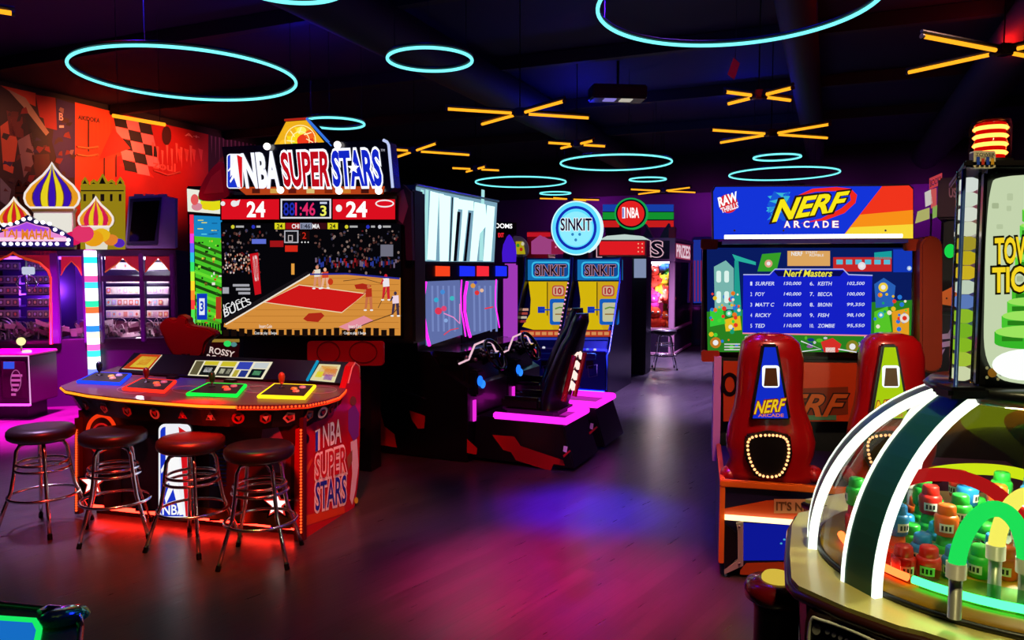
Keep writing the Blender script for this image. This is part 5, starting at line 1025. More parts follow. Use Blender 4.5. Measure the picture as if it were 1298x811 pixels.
def f(m):
    P = PNM; e = lambda c, s=1.: E(c, s)
    poly(m, P, [(907, 237), (1118, 236), (1066, 302), (905, 303), (904, 243)], e('#1434d8'), .003); poly(m, P, [(1118, 236), (1152, 235), (1157, 240), (1157, 302), (1066, 302)], e('#f0341c'), .003)
    poly(m, P, [(1090, 272), (1157, 266), (1157, 302), (1066, 302)], e('#f89018'), .005); poly(m, P, [(1078, 288), (1157, 284), (1157, 302), (1066, 302)], e('#f8d838'), .007)
    r = random.Random(6)
    for k in range(26): poly(m, P, [(980+r.uniform(-9, 22), 255+r.uniform(-14, 26)) for _ in range(4)], e(r.choice(['#2890d8', '#38b8d8', '#1858d8'])), .005+.0001*k)
    poly(m, P, [(1060, 237), (1078, 239), (1086, 247), (1084, 257), (1070, 270), (1046, 279), (1014, 283), (1040, 277), (1066, 264), (1078, 254), (1077, 247), (1064, 242), (1034, 243), (1006, 250), (1030, 239)], e('#f0281c'), .01)
    txt(m, P, 'NERF', ((980, 254), (1076, 242), (1073, 266), (978, 281)), mat('#101010', .5), .014, .07, .3); txt(m, P, 'NERF', ((982, 255), (1075, 243), (1071, 265), (980, 280)), e('#f4e418', 1.05), .018, .035, .3)
    [(txt(m, P, ch, (994+k*12.2, 280, 1001+k*12.2, 288), e('#a03060'), .012, .07), txt(m, P, ch, (994+k*12.2, 280, 1001+k*12.2, 288), e('#ffffff', 1.1), .016, .025)) for k, ch in enumerate('ARCADE')]
    disc(m, P, 923, 258, 12, 12, e('#d82430'), .006); txt(m, P, 'RAW', ((910, 251), (933, 243), (935, 254), (912, 262)), e('#f8f8f8', 1.1), .01, .04); txt(m, P, 'THRILLS', ((913, 264), (935, 256), (936, 263), (915, 270)), e('#f0e8f0', 1.1), .01, .03)
    for x in (931, 993, 1122): disc(m, P, x, 292, 1.4, 1.4, mat('#202040', .5), .01, 8)
part('marquee_face', mq, f)
part('light_tube', mq, lambda m: m.tube([PNM(918, 300, .03), PNM(1142, 298.5, .03)], .013, E('#fff6e0', 3), n=10)); part('light_tube', mq, lambda m: m.box(PNM(915, 300).x, PNM(1030, 300).y-.1, PNM(1030, 305).z-.02, PNM(1146, 300).x, PNM(1030, 300).y, PNM(1030, 305).z, mat('#3040a0', .3)), label='lower light housing')
# back board between the shields
PN2 = Pn(.93)
part('back_board', t, lambda m: (slab(m, PN2, [(917, 458), (1160, 462), (1160, 534), (917, 534)], .04, ORG), poly(m, PN2, [(1018, 492), (1075, 490), (1075, 525), (1018, 530)], mat('#7a3a14', .5), .002), txt(m, PN2, 'NERF', ((960, 500), (1074, 500), (1070, 527), (955, 527)), mat('#1a1a1a', .5), .005, .06, .3), txt(m, PN2, 'NERF', ((960, 500), (1074, 500), (1070, 527), (955, 527)), mat('#c8782c', .5), .008, .02, .3), annulus(m, PN2, 925, 487, 11, 15, 5, BLK, .005), rect(m, PN2, 1022, 526, 1060, 532, mat('#48a070', .5), .006)))
# gun shields
def shield(i, dx, col, top):
    yb = .2; P = Pn(yb); o_ = dx
    rows_ = [(422, 962, 990, .05), (425, 949, 1004, .09), (433, 940, 1013, .13), (452, 936, 1018, .14), (475, 934, 1018, .14), (496, 933, 1017, .14), (515, 930, 1020, .15), (535, 924, 1028, .16), (555, 920, 1033, .17), (570, 921, 1031, .17), (582, 925, 1026, .16), (594, 919, 1032, .16), (606, 920, 1030, .15), (616, 932, 1020, .1)]
    rows = []
    for y, x0, x1, d in rows_:
        a, b = P(x0+o_, y), P(x1+o_, y); c = (a+b)/2; r = (b.x-a.x)/2
        rows.append([V((c.x+r*math.copysign(abs(math.cos(q*.19635))**.8, math.cos(q*.19635)), yb-(d if math.sin(q*.19635) > 0 else .07)*math.copysign(abs(math.sin(q*.19635))**.6, math.sin(q*.19635)), c.z)) for q in range(32)])
    s = part('gun_shield', t, lambda m: m.grid(rows, NRED, cu=True, caps=True), label='glossy red moulded gun shield')
    PF_ = Pl(NRF, (0, yb-.19, 0), (0, -1, 0))
    s_ = lambda pts: [(975+o_+(x-975)*1.0, y) for x, y in pts]
    o = part('window_plate', s, lambda m: slab(m, PF_, s_([(966, 437), (986, 437), (1003, 532), (950, 532)]), .1, BLK, 0, .01))
    def f(m):
        poly(m, PF_, s_([(969, 440), (983, 440), (999, 530), (954, 530)]), E(col, .8), .003)
        slab(m, PF_, rr(966+o_, 463, 988+o_, 491, 4), .004, E('#f4ffff', 1.2), .007); poly(m, PF_, s_([(968, 489), (970, 466), (984, 466), (986, 489)]), mat('#5a4a20', .4), .011)
        txt(m, PF_, 'NERF', ((957+o_, 509), (996+o_, 505), (995+o_, 520), (956+o_, 524)), mat('#a01818', .5), .007, .08, .3); txt(m, PF_, 'NERF', ((957+o_, 509), (996+o_, 505), (995+o_, 520), (956+o_, 524)), E('#f0c820', .9), .01, .025, .3)
        txt(m, PF_, 'ARCADE', (961+o_, 524, 993+o_, 528), E('#f08048', .8), .007, .02)
    part('lit_insert', o, f, label=('blue lit insert', 'yellow-green lit insert')[i])
    hexa = s_([(945, 552), (975, 546), (1002, 552), (1005, 578), (992, 606), (958, 606), (944, 580)])
    g = part('speaker', s, lambda m: slab(m, Pl(NRF, (0, yb-.19, 0), (0, -1, 0)), hexa, .08, BLK, 0, .01))
    hb = bow([(950+o_, 556), (975+o_, 551), (996+o_, 556), (999+o_, 578), (988+o_, 601), (963+o_, 601), (950+o_, 580)], 5)
    part('bulb_ring', g, lambda m: [m.ball(PF_(x, y, .012), .008, E('#ffb070', 2.), 8) for x, y in hb[::1]])
    [part('side_grip', s, lambda m: m.ball(P(x+o_, 598, .0)+V((0, -.05, 0)), (.055, .07, .05), NRED)) for x in (924, 1029)]
    part('mount', t, lambda m: m.box(P(940+o_, 600).x, yb-.06, .5, P(1012+o_, 600).x, yb+.3, P(975, 612).z+.02, TEALD, .02))
shield(0, 0, '#1430d8', 424); shield(1, 152, '#b8e010', 424)
# lower body
zt3 = PN0(950, 613).z; xl3 = PN0(911, 700).x; xr3 = 2.12-xl3-2.12+.0; xr3 = -xl3
part('base', t, lambda m: (m.box(xl3, .03, .06, xr3, .95, zt3, mat('#16103a', .4), .01), m.box(xl3+.05, .08, 0, xr3-.05, .9, .06, BLK)))
part('base_trim', t, lambda m: (m.box(xl3, .0, zt3-.03, xr3, .04, zt3+.01, ORE, .006), m.box(xl3, .04, zt3-.03, xl3+.03, .96, zt3+.01, ORE, .006), m.box(xl3, -.0, .08, xl3+.03, .04, zt3-.03, ORE, .005)))
PB_ = Pl(NRF, (0, .03, 0), (0, -1, 0))
zl = PN0(916, 655).z
part('front_band', t, lambda m: (m.prism([PB_(915, 655, .002), PB_(1080, 668, .002), PB_(1080, 632, .002), PB_(972, 634, .002), PB_(915, 645, .002)], [PB_(915, 655, -.01), PB_(1080, 668, -.01), PB_(1080, 632, -.01), PB_(972, 634, -.01), PB_(915, 645, -.01)], ORG), rect(m, PB_, 981, 632, 1056, 650, mat('#c89868', .5), .006), txt(m, PB_, "IT'S NERF OR", ((984, 635), (1062, 638), (1062, 648), (984, 646)), mat('#6a4420', .5), .01, .03)))
part('light_bar', t, lambda m: m.tube([V((xl3+.03, -.0, zl)), V((-xl3-.03, -.0, zl))], .016, E('#ffdca0', 2.2), n=10))
part('picture_panel', t, lambda m: (poly(m, PB_, [(942, 662), (1080, 668), (1080, 709), (942, 710)], E('#1420c0', .55), .004), poly(m, PB_, [(995, 700), (1000, 680), (1008, 668), (1016, 672), (1016, 708), (994, 706)], E('#38b8d8', .6), .007), poly(m, PB_, [(998, 706), (1006, 682), (1010, 682), (1016, 706)], E('#e8d018', .7), .01), [disc(m, PB_, 990+k*4, 688-k*5, 1.6, 1.3, E('#58c0e8', .7), .009, 8) for k in range(5)]))
part('corner_grille', t, lambda m: (slab(m, PB_, [(918, 662), (933, 674), (933, 704), (918, 722)], .03, BLK, .02), slab(m, PB_, [(933, 662), (942, 660), (942, 715), (918, 726), (918, 720), (935, 708), (935, 672)], .03, mat('#c8c0c0', .3, .3), .022), [m.ball(PB_(x, y, .03), .008, STEEL, 8) for x, y in ((937, 665), (937, 712))]), label='silver framed black corner grille')
part('kick_band', t, lambda m: (poly(m, PB_, [(938, 722), (946, 713), (1080, 709), (1080, 730), (938, 728)], ORG, .004)))
for x in (922, 1040): part('caster', t, lambda m: m.tube([PB_(x, 735, .02), PB_(x, 735, -.03)], .03, BLK, n=14))

# ================================================================ dome prize machine with ticket tower
DC = V((1.60, 2.36, 0)); DF = Matrix.Translation(DC); TZ = .85; DR = .565; DH = .575
t = thing('dome_prize_machine', 'cream topped round prize machine with lit glass dome and striped arches', 'prize machine', DC)
PD = Pl(DF, (0, 0, TZ), (0, 0, 1))
l1 = [PD(x, y) for x, y in ((1049, 641), (1012, 650), (1004, 664), (1001, 700), (1003, 732), (1012, 742), (1070, 768), (1140, 793), (1170, 800))]
rim = [V((p.x, p.y, 0)) for p in l1]+[V((-.12, -.86, 0)), V((.35, -.86, 0)), V((.8, -.45, 0)), V((.86, .2, 0)), V((.6, .75, 0)), V((0, .86, 0)), V((-.38, .7, 0))]
CREAM = mat('#d8c870', .3, coat=.4, noise=.05)
part('table_top', t, lambda m: m.prism([p+V((0, 0, TZ)) for p in rim], [p+V((0, 0, TZ-.03)) for p in rim], CREAM), label='glossy cream table top')
part('table_edge', t, lambda m: m.tube([p*1.003+V((0, 0, TZ-.028)) for p in rim], .016, mat('#3a1410', .3, coat=.4), True, 8), label='dark red-brown edge')
part('body', t, lambda m: m.prism([p*.965+V((0, 0, TZ-.03)) for p in rim], [p*.9+V((0, 0, .06)) for p in rim], mat('#0c0a10', .35, coat=.2)))
part('plinth', t, lambda m: m.prism([p*.85+V((0, 0, .06)) for p in rim], [p*.85 for p in rim], BLK))
# ornamental panel below the front edge
i0, i1 = rim[5], rim[8]; u = (i1-i0).normalized(); n_ = V((u.y, -u.x, 0)); pp = (i0+i1)/2*.965
PO = Pl(DF, pp+n_*.0+V((0, 0, .5)), n_)
def f(m):
    q = bow([(1037, 768), (1046, 769), (1085, 782), (1125, 800), (1150, 815), (1150, 880), (1045, 880), (1033, 840), (1032, 790)], 4)
    slab(m, PO, q, .02, mat('#4a2018', .4), .05); c = [(1093+(x-1093)*.88, 830+(y-830)*.86) for x, y in q]; slab(m, PO, c, .02, BLK, .056)
    pline(m, PO, c, .005, mat('#f0ece0', .4), .06, True)
    disc(m, PO, 1049, 790, 5.5, 7, mat('#e8e4dc', .4), .06)
    for k in range(8): disc(m, PO, 1063+k*8, 793+k*3.6, 3.2-.12*k, 3.5-.12*k, mat('#e8e4dc', .4), .06, 12)
    annulus(m, PO, 1080, 842, 40, 34, 4, mat('#e8e4dc', .4), .06)
part('ornament_panel', t, f, label='black panel with white dots and scrolls')
# glass dome and lit arches
def dpt(az, el, r=DR, h=DH): return V((r*math.cos(el)*math.cos(az), r*math.cos(el)*math.sin(az), TZ+.01+h*math.sin(el)))
GL = glass('#f8fff8', .05, .015, refl=.22)
def f(m):
    rows = [[dpt(2*math.pi*j/64, math.radians(e)) for j in range(64)] for e in range(0, 73, 4)]
    m.grid(rows, GL, cu=True)
part('glass_dome', t, f, label='clear glass dome')
part('dome_seal', t, lambda m: m.tube([V((1.005*DR*math.cos(a*.0982), 1.005*DR*math.sin(a*.0982), TZ+.008)) for a in range(64)], .009, mat('#181410', .4), True, 8))
WLED = E('#f4ffec', 1.5); DKG = mat('#1c5c50', .4, coat=.2)
arches = [math.radians(a) for a in (-162, 160, -75, 20, 95)]
for az in arches:
    tn = V((-math.sin(az), math.cos(az), 0)); wd = .055
    def path(off, k): return [dpt(az, math.radians(e), DR*k, DH*k)+tn*(off*(1-.1*e/76)) for e in range(-1, 77, 4)]
    ar = part('arch_band', t, lambda m: m.grid([path(-wd, 1.02), path(wd, 1.02), path(wd, 1.06), path(-wd, 1.06)], DKG, cv=True, smooth=False), label='dark arched rib')
    for s in (-1, 1): part('led_strip', ar, lambda m: m.grid([path(s*wd, 1.015), path(s*(wd+.013), 1.015), path(s*(wd+.013), 1.065), path(s*wd, 1.065)], WLED, cv=True, smooth=False), label='white light strip')
# play bed with colored rim light
part('play_bed', t, lambda m: m.lathe([(.565, TZ+.002), (.56, TZ+.03), (.001, TZ+.03)], mat('#b8860c', .4, noise=.2), n=48, caps=False))
for a0, a1, c, lb in ((-195, -153, '#ff5a28', 'orange rim light'), (-151, -60, '#38ff70', 'green rim light'), (-58, 0, '#48e0ff', 'cyan rim light'), (20, 70, '#ffd83a', 'yellow rim light')):
    part('rim_light', t, lambda m: m.tube([V((.5*math.cos(math.radians(a0+(a1-a0)*k/14)), .5*math.sin(math.radians(a0+(a1-a0)*k/14)), TZ+.055)) for k in range(15)], .012, E(c, 4.5), n=8), label=lb)
for a0, a1, c, lb in ((-190, -153, '#c81414', 'red translucent wall'), (-150, -60, '#38e060', 'green translucent wall')):
    part('bed_wall', t, lambda m: m.grid([[V((.485*math.cos(math.radians(a0+(a1-a0)*k/14)), .485*math.sin(math.radians(a0+(a1-a0)*k/14)), TZ+z)) for k in range(15)] for z in (.03, .1)], glass(c, .75, .05, refl=.5), smooth=True), label=lb)
def archtube(p0, p1, h, c, st, lb):
    p0, p1 = V(p0), V(p1); mid = (p0+p1)/2; r = (p1-p0)/2
    pa = [mid-r*math.cos(math.pi*k/24)+V((0, 0, TZ+.15+h*math.sin(math.pi*k/24))) for k in range(25)]
    o = part('arch_tube', t, lambda m: m.tube(pa, .021, E(c, st), n=12), label=lb)
    [part('tube_socket', o, lambda m: (m.tube([V((p.x, p.y, TZ+.03)), V((p.x, p.y, TZ+.17))], .017, mat('#a8a89c', .3, .4), n=12), m.tube([V((p.x, p.y, TZ+.14)), V((p.x, p.y, TZ+.18))], .025, mat('#c8c4b8', .3), n=12))) for p in (p0, p1)]
g0 = Pl(DF, (0, -.43, 0), (0, -1, 0)); q0, q1 = g0(1212, 720), g0(1310, 735)
archtube((q0.x, -.43, 0), (q1.x, -.4, 0), .17, '#20e85a', .9, 'green lit arch tube')
g1 = Pl(DF, (0, -.3, 0), (0, -1, 0)); q0, q1 = g1(1263, 680), g1(1345, 680)
archtube((q0.x, -.3, 0), (q1.x, -.28, 0), .17, '#f8f060', 1., 'pale yellow lit arch tube')
g2 = Pl(DF, (0, -.02, 0), (0, -1, 0)); q0, q1 = g2(1103, 665), g2(1258, 672)
archtube((q0.x, -.02, 0), (q1.x, -.15, 0), .17, '#b81818', .8, 'red arch tube')
archtube((-.1, .4, 0), (.36, .38, 0), .06, '#d8f018', .9, 'lime lit arch tube at the back')
# tower on the dome
TB = TZ+DH-.005
part('hub', t, lambda m: m.lathe([(.2, TB-.03), (.24, TB-.02), (.26, TB+.01), (.24, TB+.03), (.001, TB+.03)], mat('#141418', .3, coat=.4), n=40, caps=False))
PTf = Pl(DF, (0, -.16, 0), (0, -1, 0)); tx0, tx1 = PTf(1243, 400).x, -PTf(1243, 400).x+.1; tz0, tz1 = TB+.03, PTf(1270, 214).z
part('tower_case', t, lambda m: (m.ext([(tx0, -.15), (tx1, -.15), ((tx0+tx1)/2+.05, .3), ((tx0+tx1)/2-.05, .3)], tz0, tz1, mat('#0e0c10', .35, coat=.2), .01), m.ext([(tx0-.09, -.2), (tx1+.09, -.2), ((tx0+tx1)/2+.08, .36), ((tx0+tx1)/2-.08, .36)], tz1, tz1+.02, mat('#181418', .3), .005)))
def f(m):
    P = PTf; e = lambda c, s=.95: E(c, s)
    pts = bow([(1268, 225), (1255, 240), (1249, 300), (1247, 380), (1247, 440), (1258, 470), (1280, 484), (1340, 484), (1358, 440), (1360, 300), (1352, 235), (1330, 222)], 4)
    poly(m, P, pts, e('#c8d8b0'), .003)
    disc(m, P, 1300, 462, 44, 20, e('#f4fff4', 1.1), .005)
    r = random.Random(12)
    for k in range(26): x, y = r.uniform(1254, 1345), r.uniform(245, 450); poly(m, P, rr(x, y, x+r.uniform(5, 9), y+r.uniform(5, 9), 1.5), e(r.choice(['#a8b890', '#b8c8a0', '#d8e8c8'])), .006)
    for y, w_, c in ((434, 44, '#38b828'), (414, 35, '#48c830'), (396, 28, '#58d038'), (380, 22, '#48c028'), (340, 18, '#60d840'), (320, 15, '#50c830'), (300, 12, '#60d848'), (280, 9, '#58c838'), (262, 6, '#70e050'), (248, 4, '#60d040')):
        rect(m, P, 1302-w_, y-14, 1302+w_, y, e(c), .009); disc(m, P, 1302, y, w_, w_*.16+1, e(c), .009); disc(m, P, 1302, y-14, w_, w_*.16+1, e('#a0e860'), .012); rect(m, P, 1302-w_*.8, y-8, 1302-w_*.2, y-2, e('#288018'), .011)
    for s, b_ in (('TOWER OF', ((1256, 303), (1352, 298), (1352, 330), (1256, 334))), ('TICKETS', ((1253, 340), (1352, 336), (1352, 366), (1253, 370)))): txt(m, P, s, b_, mat('#101008', .5), .016, .09); txt(m, P, s, b_, e('#f0d020', 1.05), .02, .03)
    for x, y, R, c in ((1257, 472, 6, '#d89840'), (1250, 466, 2, '#e0e0d0'), (1250, 478, 2, '#e0e0d0'), (1264, 480, 2, '#e0e0d0'), (1268, 474, 2.5, '#e0e0d0'), (1256, 224, 2.5, '#888880'), (1262, 219, 1.5, '#888880')): disc(m, P, x, y, R, R, mat(c, .4), .004, 14)
part('tower_picture', t, f, label='lit picture of a green ticket tower')
# clear tube at the left corner, full of green ticket rolls
gx = PTf(1229, 400).x
part('clear_tube', t, lambda m: (m.tube([(gx, -.13, tz0+.01), (gx, -.13, tz1)], .032, glass('#e8fff0', .1, .03), n=20, caps=False), m.tube([(gx-.03, -.155, tz0), (gx-.03, -.155, tz1)], .006, mat('#3858a8', .3, .5), n=8)))
def f(m):
    z = tz0+.02; cs = ['#e8f0c0', '#b8d840', '#98d028', '#88c828', '#a0d030', '#6a8ad0', '#d8e8d0', '#e8c828', '#d8c020', '#b8a830', '#e8f0d0', '#f0f8e8', '#e8f4e0', '#f0f8f0']
    h = (tz1-tz0-.04)/14
    for k, c in enumerate(cs): m.lathe([(.012, z+k*h), (.024, z+k*h+.006), (.024, z+(k+1)*h-.008), (.012, z+(k+1)*h-.002)], E(c, .75), (gx, -.13, 0), 16)
part('ticket_stack', t, f, label='lit stack of green and white ticket rolls')
part('tube_base', t, lambda m: m.box(gx-.06, -.18, tz0-.03, gx+.06, -.08, tz0+.005, BLK, .01))
def f(m):
    P = Pl(DF, (0, -.2, 0), (0, -1, 0)); slab(m, P, rr(1234, 191, 1262, 213, 3), .02, mat('#d8c8b8', .4))
    for s, c in ((0, '#2848c8'), (1, '#c83828'), (2, '#2848c8'), (3, '#e0a030')): rect(m, P, 1237+s*6, 199+s % 2*2, 1241+s*6, 209, mat(c, .4), .004)
    txt(m, P, 'TOWER', (1236, 194, 1260, 198), mat('#18183a', .4), .004, .02)
part('top_label', t, f, label='small striped label on tower top')
bc = V((PTf(1285, 190).x, -.05, tz1+.02))
bk = part('beacon', t, lambda m: (m.lathe([(.062, 0), (.062, .02)], BLK, bc, 28), m.lathe([(.055, .02), (.056, .12), (.05, .14), (.001, .145)], glass('#ff5038', .7, .06, refl=.25), bc, 28)), label='red warning beacon')
part('beacon_bulb', bk, lambda m: [m.lathe([(.001, z-.008), (.042, z-.006), (.048, z), (.042, z+.006), (.001, z+.008)], E('#ffb850', 7), bc, 20) for z in (.04, .065, .09, .115)] + [m.lathe([(.04, .02), (.04, .13)], E('#e01408', .8), bc, 20)])
# player button post
BP = V((*at_z(985, 735, .72).xy, 0))
t = thing('button_post', 'red topped player post with a round yellow button beside the dome machine', 'button post', BP)
part('post', t, lambda m: m.lathe([(.12, 0), (.12, .03), (.075, .05), (.075, .62), (.09, .66)], mat('#0c0a0e', .4), n=28)); part('top', t, lambda m: m.lathe([(.085, .645), (.107, .66), (.111, .69), (.1, .712), (.055, .722), (.001, .722)], mat('#7a0a12', .22, coat=.6), n=36, caps=False), label='glossy red top')
part('button', t, lambda m: m.lathe([(.052, .722), (.052, .732), (.045, .742), (.001, .745)], E('#e8c848', .8), n=24), label='yellow push button')
# ticket cups in the dome
CUPS = []
def cup(x, y, yo, z, col, name, R=.042, hgt=.075):
    pl = Pl(DF, (0, yo, 0), (0, -1, 0)); p = pl(x, y); return (p.x, yo, z, col, name, R, hgt)
lay = [(744, 'r r r b g o g'.split()), (727, 'r o r o b g c b o'.split()), (711, 'o b o g b b g c g'.split()), (697, 'g b g b g b b g b'.split()), (685, 'r g b g o g b g g'.split()), (674, 'g g b o g b g b g'.split())]
full = dict(r='red', o='orange', b='blue', g='green', c='clear')
colr = {'red': '#d82018', 'orange': '#f06418', 'blue': '#2888d8', 'green': '#28b038', 'clear': '#e8f4f0'}
rown = ('front row', 'second row', 'third row', 'fourth row', 'fifth row', 'back row'); ordn = ('first', 'second', 'third', 'fourth', 'fifth', 'sixth', 'seventh', 'eighth', 'ninth')
proto = {}; cups_ = []
for ri, (py, row) in enumerate(lay):
    px = 1306; n_in = []
    for k, ch in enumerate(row[::-1]):
        p = PD(px-(ri % 2)*14-k*(32.5-1.2*ri)+1.5*math.sin(k*3.1+ri), py+1.2*math.sin(k*2.3+ri)); p = V((p.x, p.y, 0))
        if p.length < .465: n_in.append((p, full[ch]))
    for ci, (p, cn) in enumerate(n_in[::-1]):
        g = DC+V((p.x, p.y, TZ+.031)); yaw = 1.1*math.sin(7*p.x)
        cups_.append((g, cn, yaw, ordn[ci]+' from left in the dome, '+rown[ri]))
        lb = cn+' capped ticket cup, '+ordn[ci]+' from left in the dome, '+rown[ri]
        if cn in proto: dup(proto[cn], g, yaw, lb); continue
        q = thing('ticket_cup', lb, 'cup', g, yaw, 'ticket cups in the dome'); proto[cn] = q
        M_ = glass('#f0fff8', .2, .05) if cn == 'clear' else mat(colr[cn], .35, coat=.2)
        part('body', q, lambda m: m.lathe([(.027, 0), (.032, .004), (.035, .055), (.032, .062), (.027, .066)], M_, n=24))
        part('cap', q, lambda m: m.lathe([(.026, .064), (.027, .066), (.025, .092), (.021, .096), (.001, .096)] if cn != 'clear' else [(.033, .06), (.0355, .064), (.0355, .07), (.031, .074)], M_, n=24, caps=False))
        def f(m):
            for s0 in (0, 2.1, 4.2):
                m.grid([[V(((.0338+.0015*(z-.015)/.03)*math.cos(s0+a*.12), (.0338+.0015*(z-.015)/.03)*math.sin(s0+a*.12), z)) for a in range(11)] for z in (.015, .042)], mat('#f0ece0', .5))
                for k in range(3): m.grid([[V((.0358*math.cos(s0+.2+k*.3+a*.06), .0358*math.sin(s0+.2+k*.3+a*.06), z)) for a in range(4)] for z in (.021, .036)], mat('#20181c', .5))
        part('number_label', q, f)

for k, (g, cn, yaw, where) in enumerate(cups_):
    if k % 5 in (1, 3) and k > 5 and cn != 'clear':
        c2 = ('blue', 'green', 'orange', 'blue', 'green', 'red')[k % 6]
        dup(proto[c2], g+V((0, 0, .097)), yaw+.5, c2+' ticket cup stacked on '+cn+' cup, '+where)

# ================================================================ things at the right behind the tower
RO = V((*at_y(1205, 400, 6.7).xy, 0)); RY = math.radians(-33); RF = frame(RO, RY); P = Pl(RF, (0, 0, 0), (0, -1, 0))
t = thing('racing_simulator', 'dark racing simulator with white stripes and pink arc seen beyond the red shields', 'arcade machine', RO, RY)
a, b = P(1172, 330), P(1216, 480)
part('cabinet', t, lambda m: m.box(a.x-.1, .05, 0, b.x+.5, .9, P(1190, 395).z, mat('#14141c', .35, coat=.2), .03))
part('side_stripes', t, lambda m: [poly(m, P, [(x, y), (x+s, y-4), (x+s-4, y+4), (x-4, y+7)], mat('#a8a8b8', .4), -.04) for x, y, s in ((1192, 424, 34), (1190, 435, 20), (1204, 418, 20), (1189, 446, 9))], label='white slanted stripes')
part('neon_arc', t, lambda m: pline(m, P, [(1186, 418), (1191, 424), (1193, 436), (1191, 447), (1187, 455)], .012, E('#e070f0', 1.2), .02))
part('orange_box', t, lambda m: (slab(m, P, [(1190, 372), (1206, 364), (1218, 372), (1218, 390), (1190, 385)], .3, mat('#d87a2c', .4), .0), [disc(m, P, x, y, 1.2, 1.2, BLK, .004, 8) for x, y in ((1200, 378), (1211, 380))]), label='orange angular box')
SO_ = V((*at_y(1200, 300, 9.6).xy, 0)); SF_ = frame(SO_, RY); P = Pl(SF_, (0, 0, 0), (0, -1, 0))
t = thing('lit_sign_rack', 'cluster of red and pale lit sign plates high beside the tower', 'sign', SO_, RY)
part('post', t, lambda m: (m.box(P(1192, 300).x, .05, 0, P(1196, 300).x, .12, P(1192, 250).z, BLK), m.box(P(1178, 300).x, .05, P(1190, 330).z, P(1180, 300).x, .1, P(1190, 270).z, BLK)))
for q, c, s in (([(1178, 226), (1194, 219), (1194, 233), (1178, 240)], '#d84850', 'BOOKS'), ([(1172, 244), (1180, 240), (1182, 258), (1173, 262)], '#e8e0d8', ''), ([(1190, 240), (1198, 238), (1198, 254), (1190, 256)], '#c83038', ''), ([(1163, 268), (1178, 263), (1178, 277), (1160, 283)], '#c8c878', ''), ([(1182, 262), (1198, 256), (1198, 270), (1182, 277)], '#98c060', ''), ([(1180, 240), (1187, 238), (1187, 262), (1180, 264)], '#e06060', '')):
    part('sign_plate', t, lambda m: (slab(m, P, q, .03, E(c, .7)), s and txt(m, P, s, ((q[0][0]+1, q[0][1]+3), (q[1][0]-1, q[1][1]+4), (q[2][0]-1, q[2][1]-3), (q[3][0]+1, q[3][1]-3)), mat('#f0e0e0', .4), .006, .03)))
SO_ = V((*at_y(1212, 300, 7.4).xy, 0)); SF_ = frame(SO_, RY); P = Pl(SF_, (0, 0, 0), (0, -1, 0))
t = thing('dark_prize_machine', 'tall dark machine with green spark and card suit header left of the tower', 'prize machine', SO_, RY); a, b = P(1198, 225), P(1226, 270)
part('cabinet', t, lambda m: (m.box(a.x, .05, 0, b.x+.4, .8, b.z-.05, mat('#0e1410', .35), .02), m.box(a.x-.06, .0, b.z-.05, b.x+.4, .8, a.z, mat('#2a1020', .4), .02)))
part('header_picture', t, lambda m: (txt(m, P, 'US', (1203, 238, 1212, 250), mat('#a07a8a', .4), .004, .03), poly(m, P, [(1217, 240), (1221, 246), (1217, 254), (1213, 246)], mat('#d8c8d0', .4), .004)))
part('green_lamp', t, lambda m: m.ball(P(1204, 318, -.03), (.05, .03, .07), E('#18d048', 1.)))

# ================================================================ glowing table, one corner in view
TO = V((*at_z(45, 790, .8).xy, 0)); 
t = thing('air_hockey_table', 'corner of a blue-topped game table with green glowing rail', 'game table', V((-2.35, 1.55, 0)), 0)
FT = Matrix.Translation(t.location); P = Pl(FT, (0, 0, .8), (0, 0, 1))
o0 = [P(x, y) for x, y in ((-120, 748), (0, 766), (60, 772), (92, 776), (101, 783), (103, 795), (100, 830), (92, 900))]; o0 += [V((o0[-1].x-.05, -.4, .8)), V((-1.5, -.4, .8)), V((-1.6, o0[0].y, .8))]
ins = [P(x, y) for x, y in ((-120, 770), (0, 786), (44, 789), (50, 800), (44, 830), (30, 900))]+[V((-.2, -.3, .8)), V((-1.4, -.3, .8)), V((-1.5, .3, .8))]
part('table_body', t, lambda m: (m.prism([p*1+V((0, 0, -.03)) for p in o0], [V((p.x, p.y, .55)) for p in o0], mat('#0a140e', .35)), m.box(-1.2, -.2, 0, -.3, .1, .55, BLK)))
part('rail', t, lambda m: m.prism(o0, [p+V((0, 0, -.03)) for p in o0], mat('#0a6a30', .2, coat=.5)), label='green rail')
part('rail_light', t, lambda m: m.tube([p+V((0, 0, .006)) for p in ins[:6]], .008, E('#18e060', 1.1), n=8), label='green light line')
part('play_surface', t, lambda m: m.face([p+V((0, 0, .003)) for p in ins], E('#1878d8', .8)), label='lit blue playing surface')
c = P(82, 784, .004)
part('corner_cap', t, lambda m: (m.lathe([(.065, 0), (.06, .012), (.04, .018), (.001, .02)], mat('#48c0b0', .1, .8), c, 24), m.tube([P(x, y, .01) for x, y in ((50, 780), (62, 774), (90, 777), (101, 786), (102, 796))], .009, CHROME, n=8)), label='chrome corner cap')
part('edge_trim', t, lambda m: m.tube([p+V((0, 0, .002)) for p in o0[:8]], .008, mat('#c06070', .25, .6), n=8))
P_c = Pl(LF, (0, .1, 0), (0, -1, 0))(836, 380)
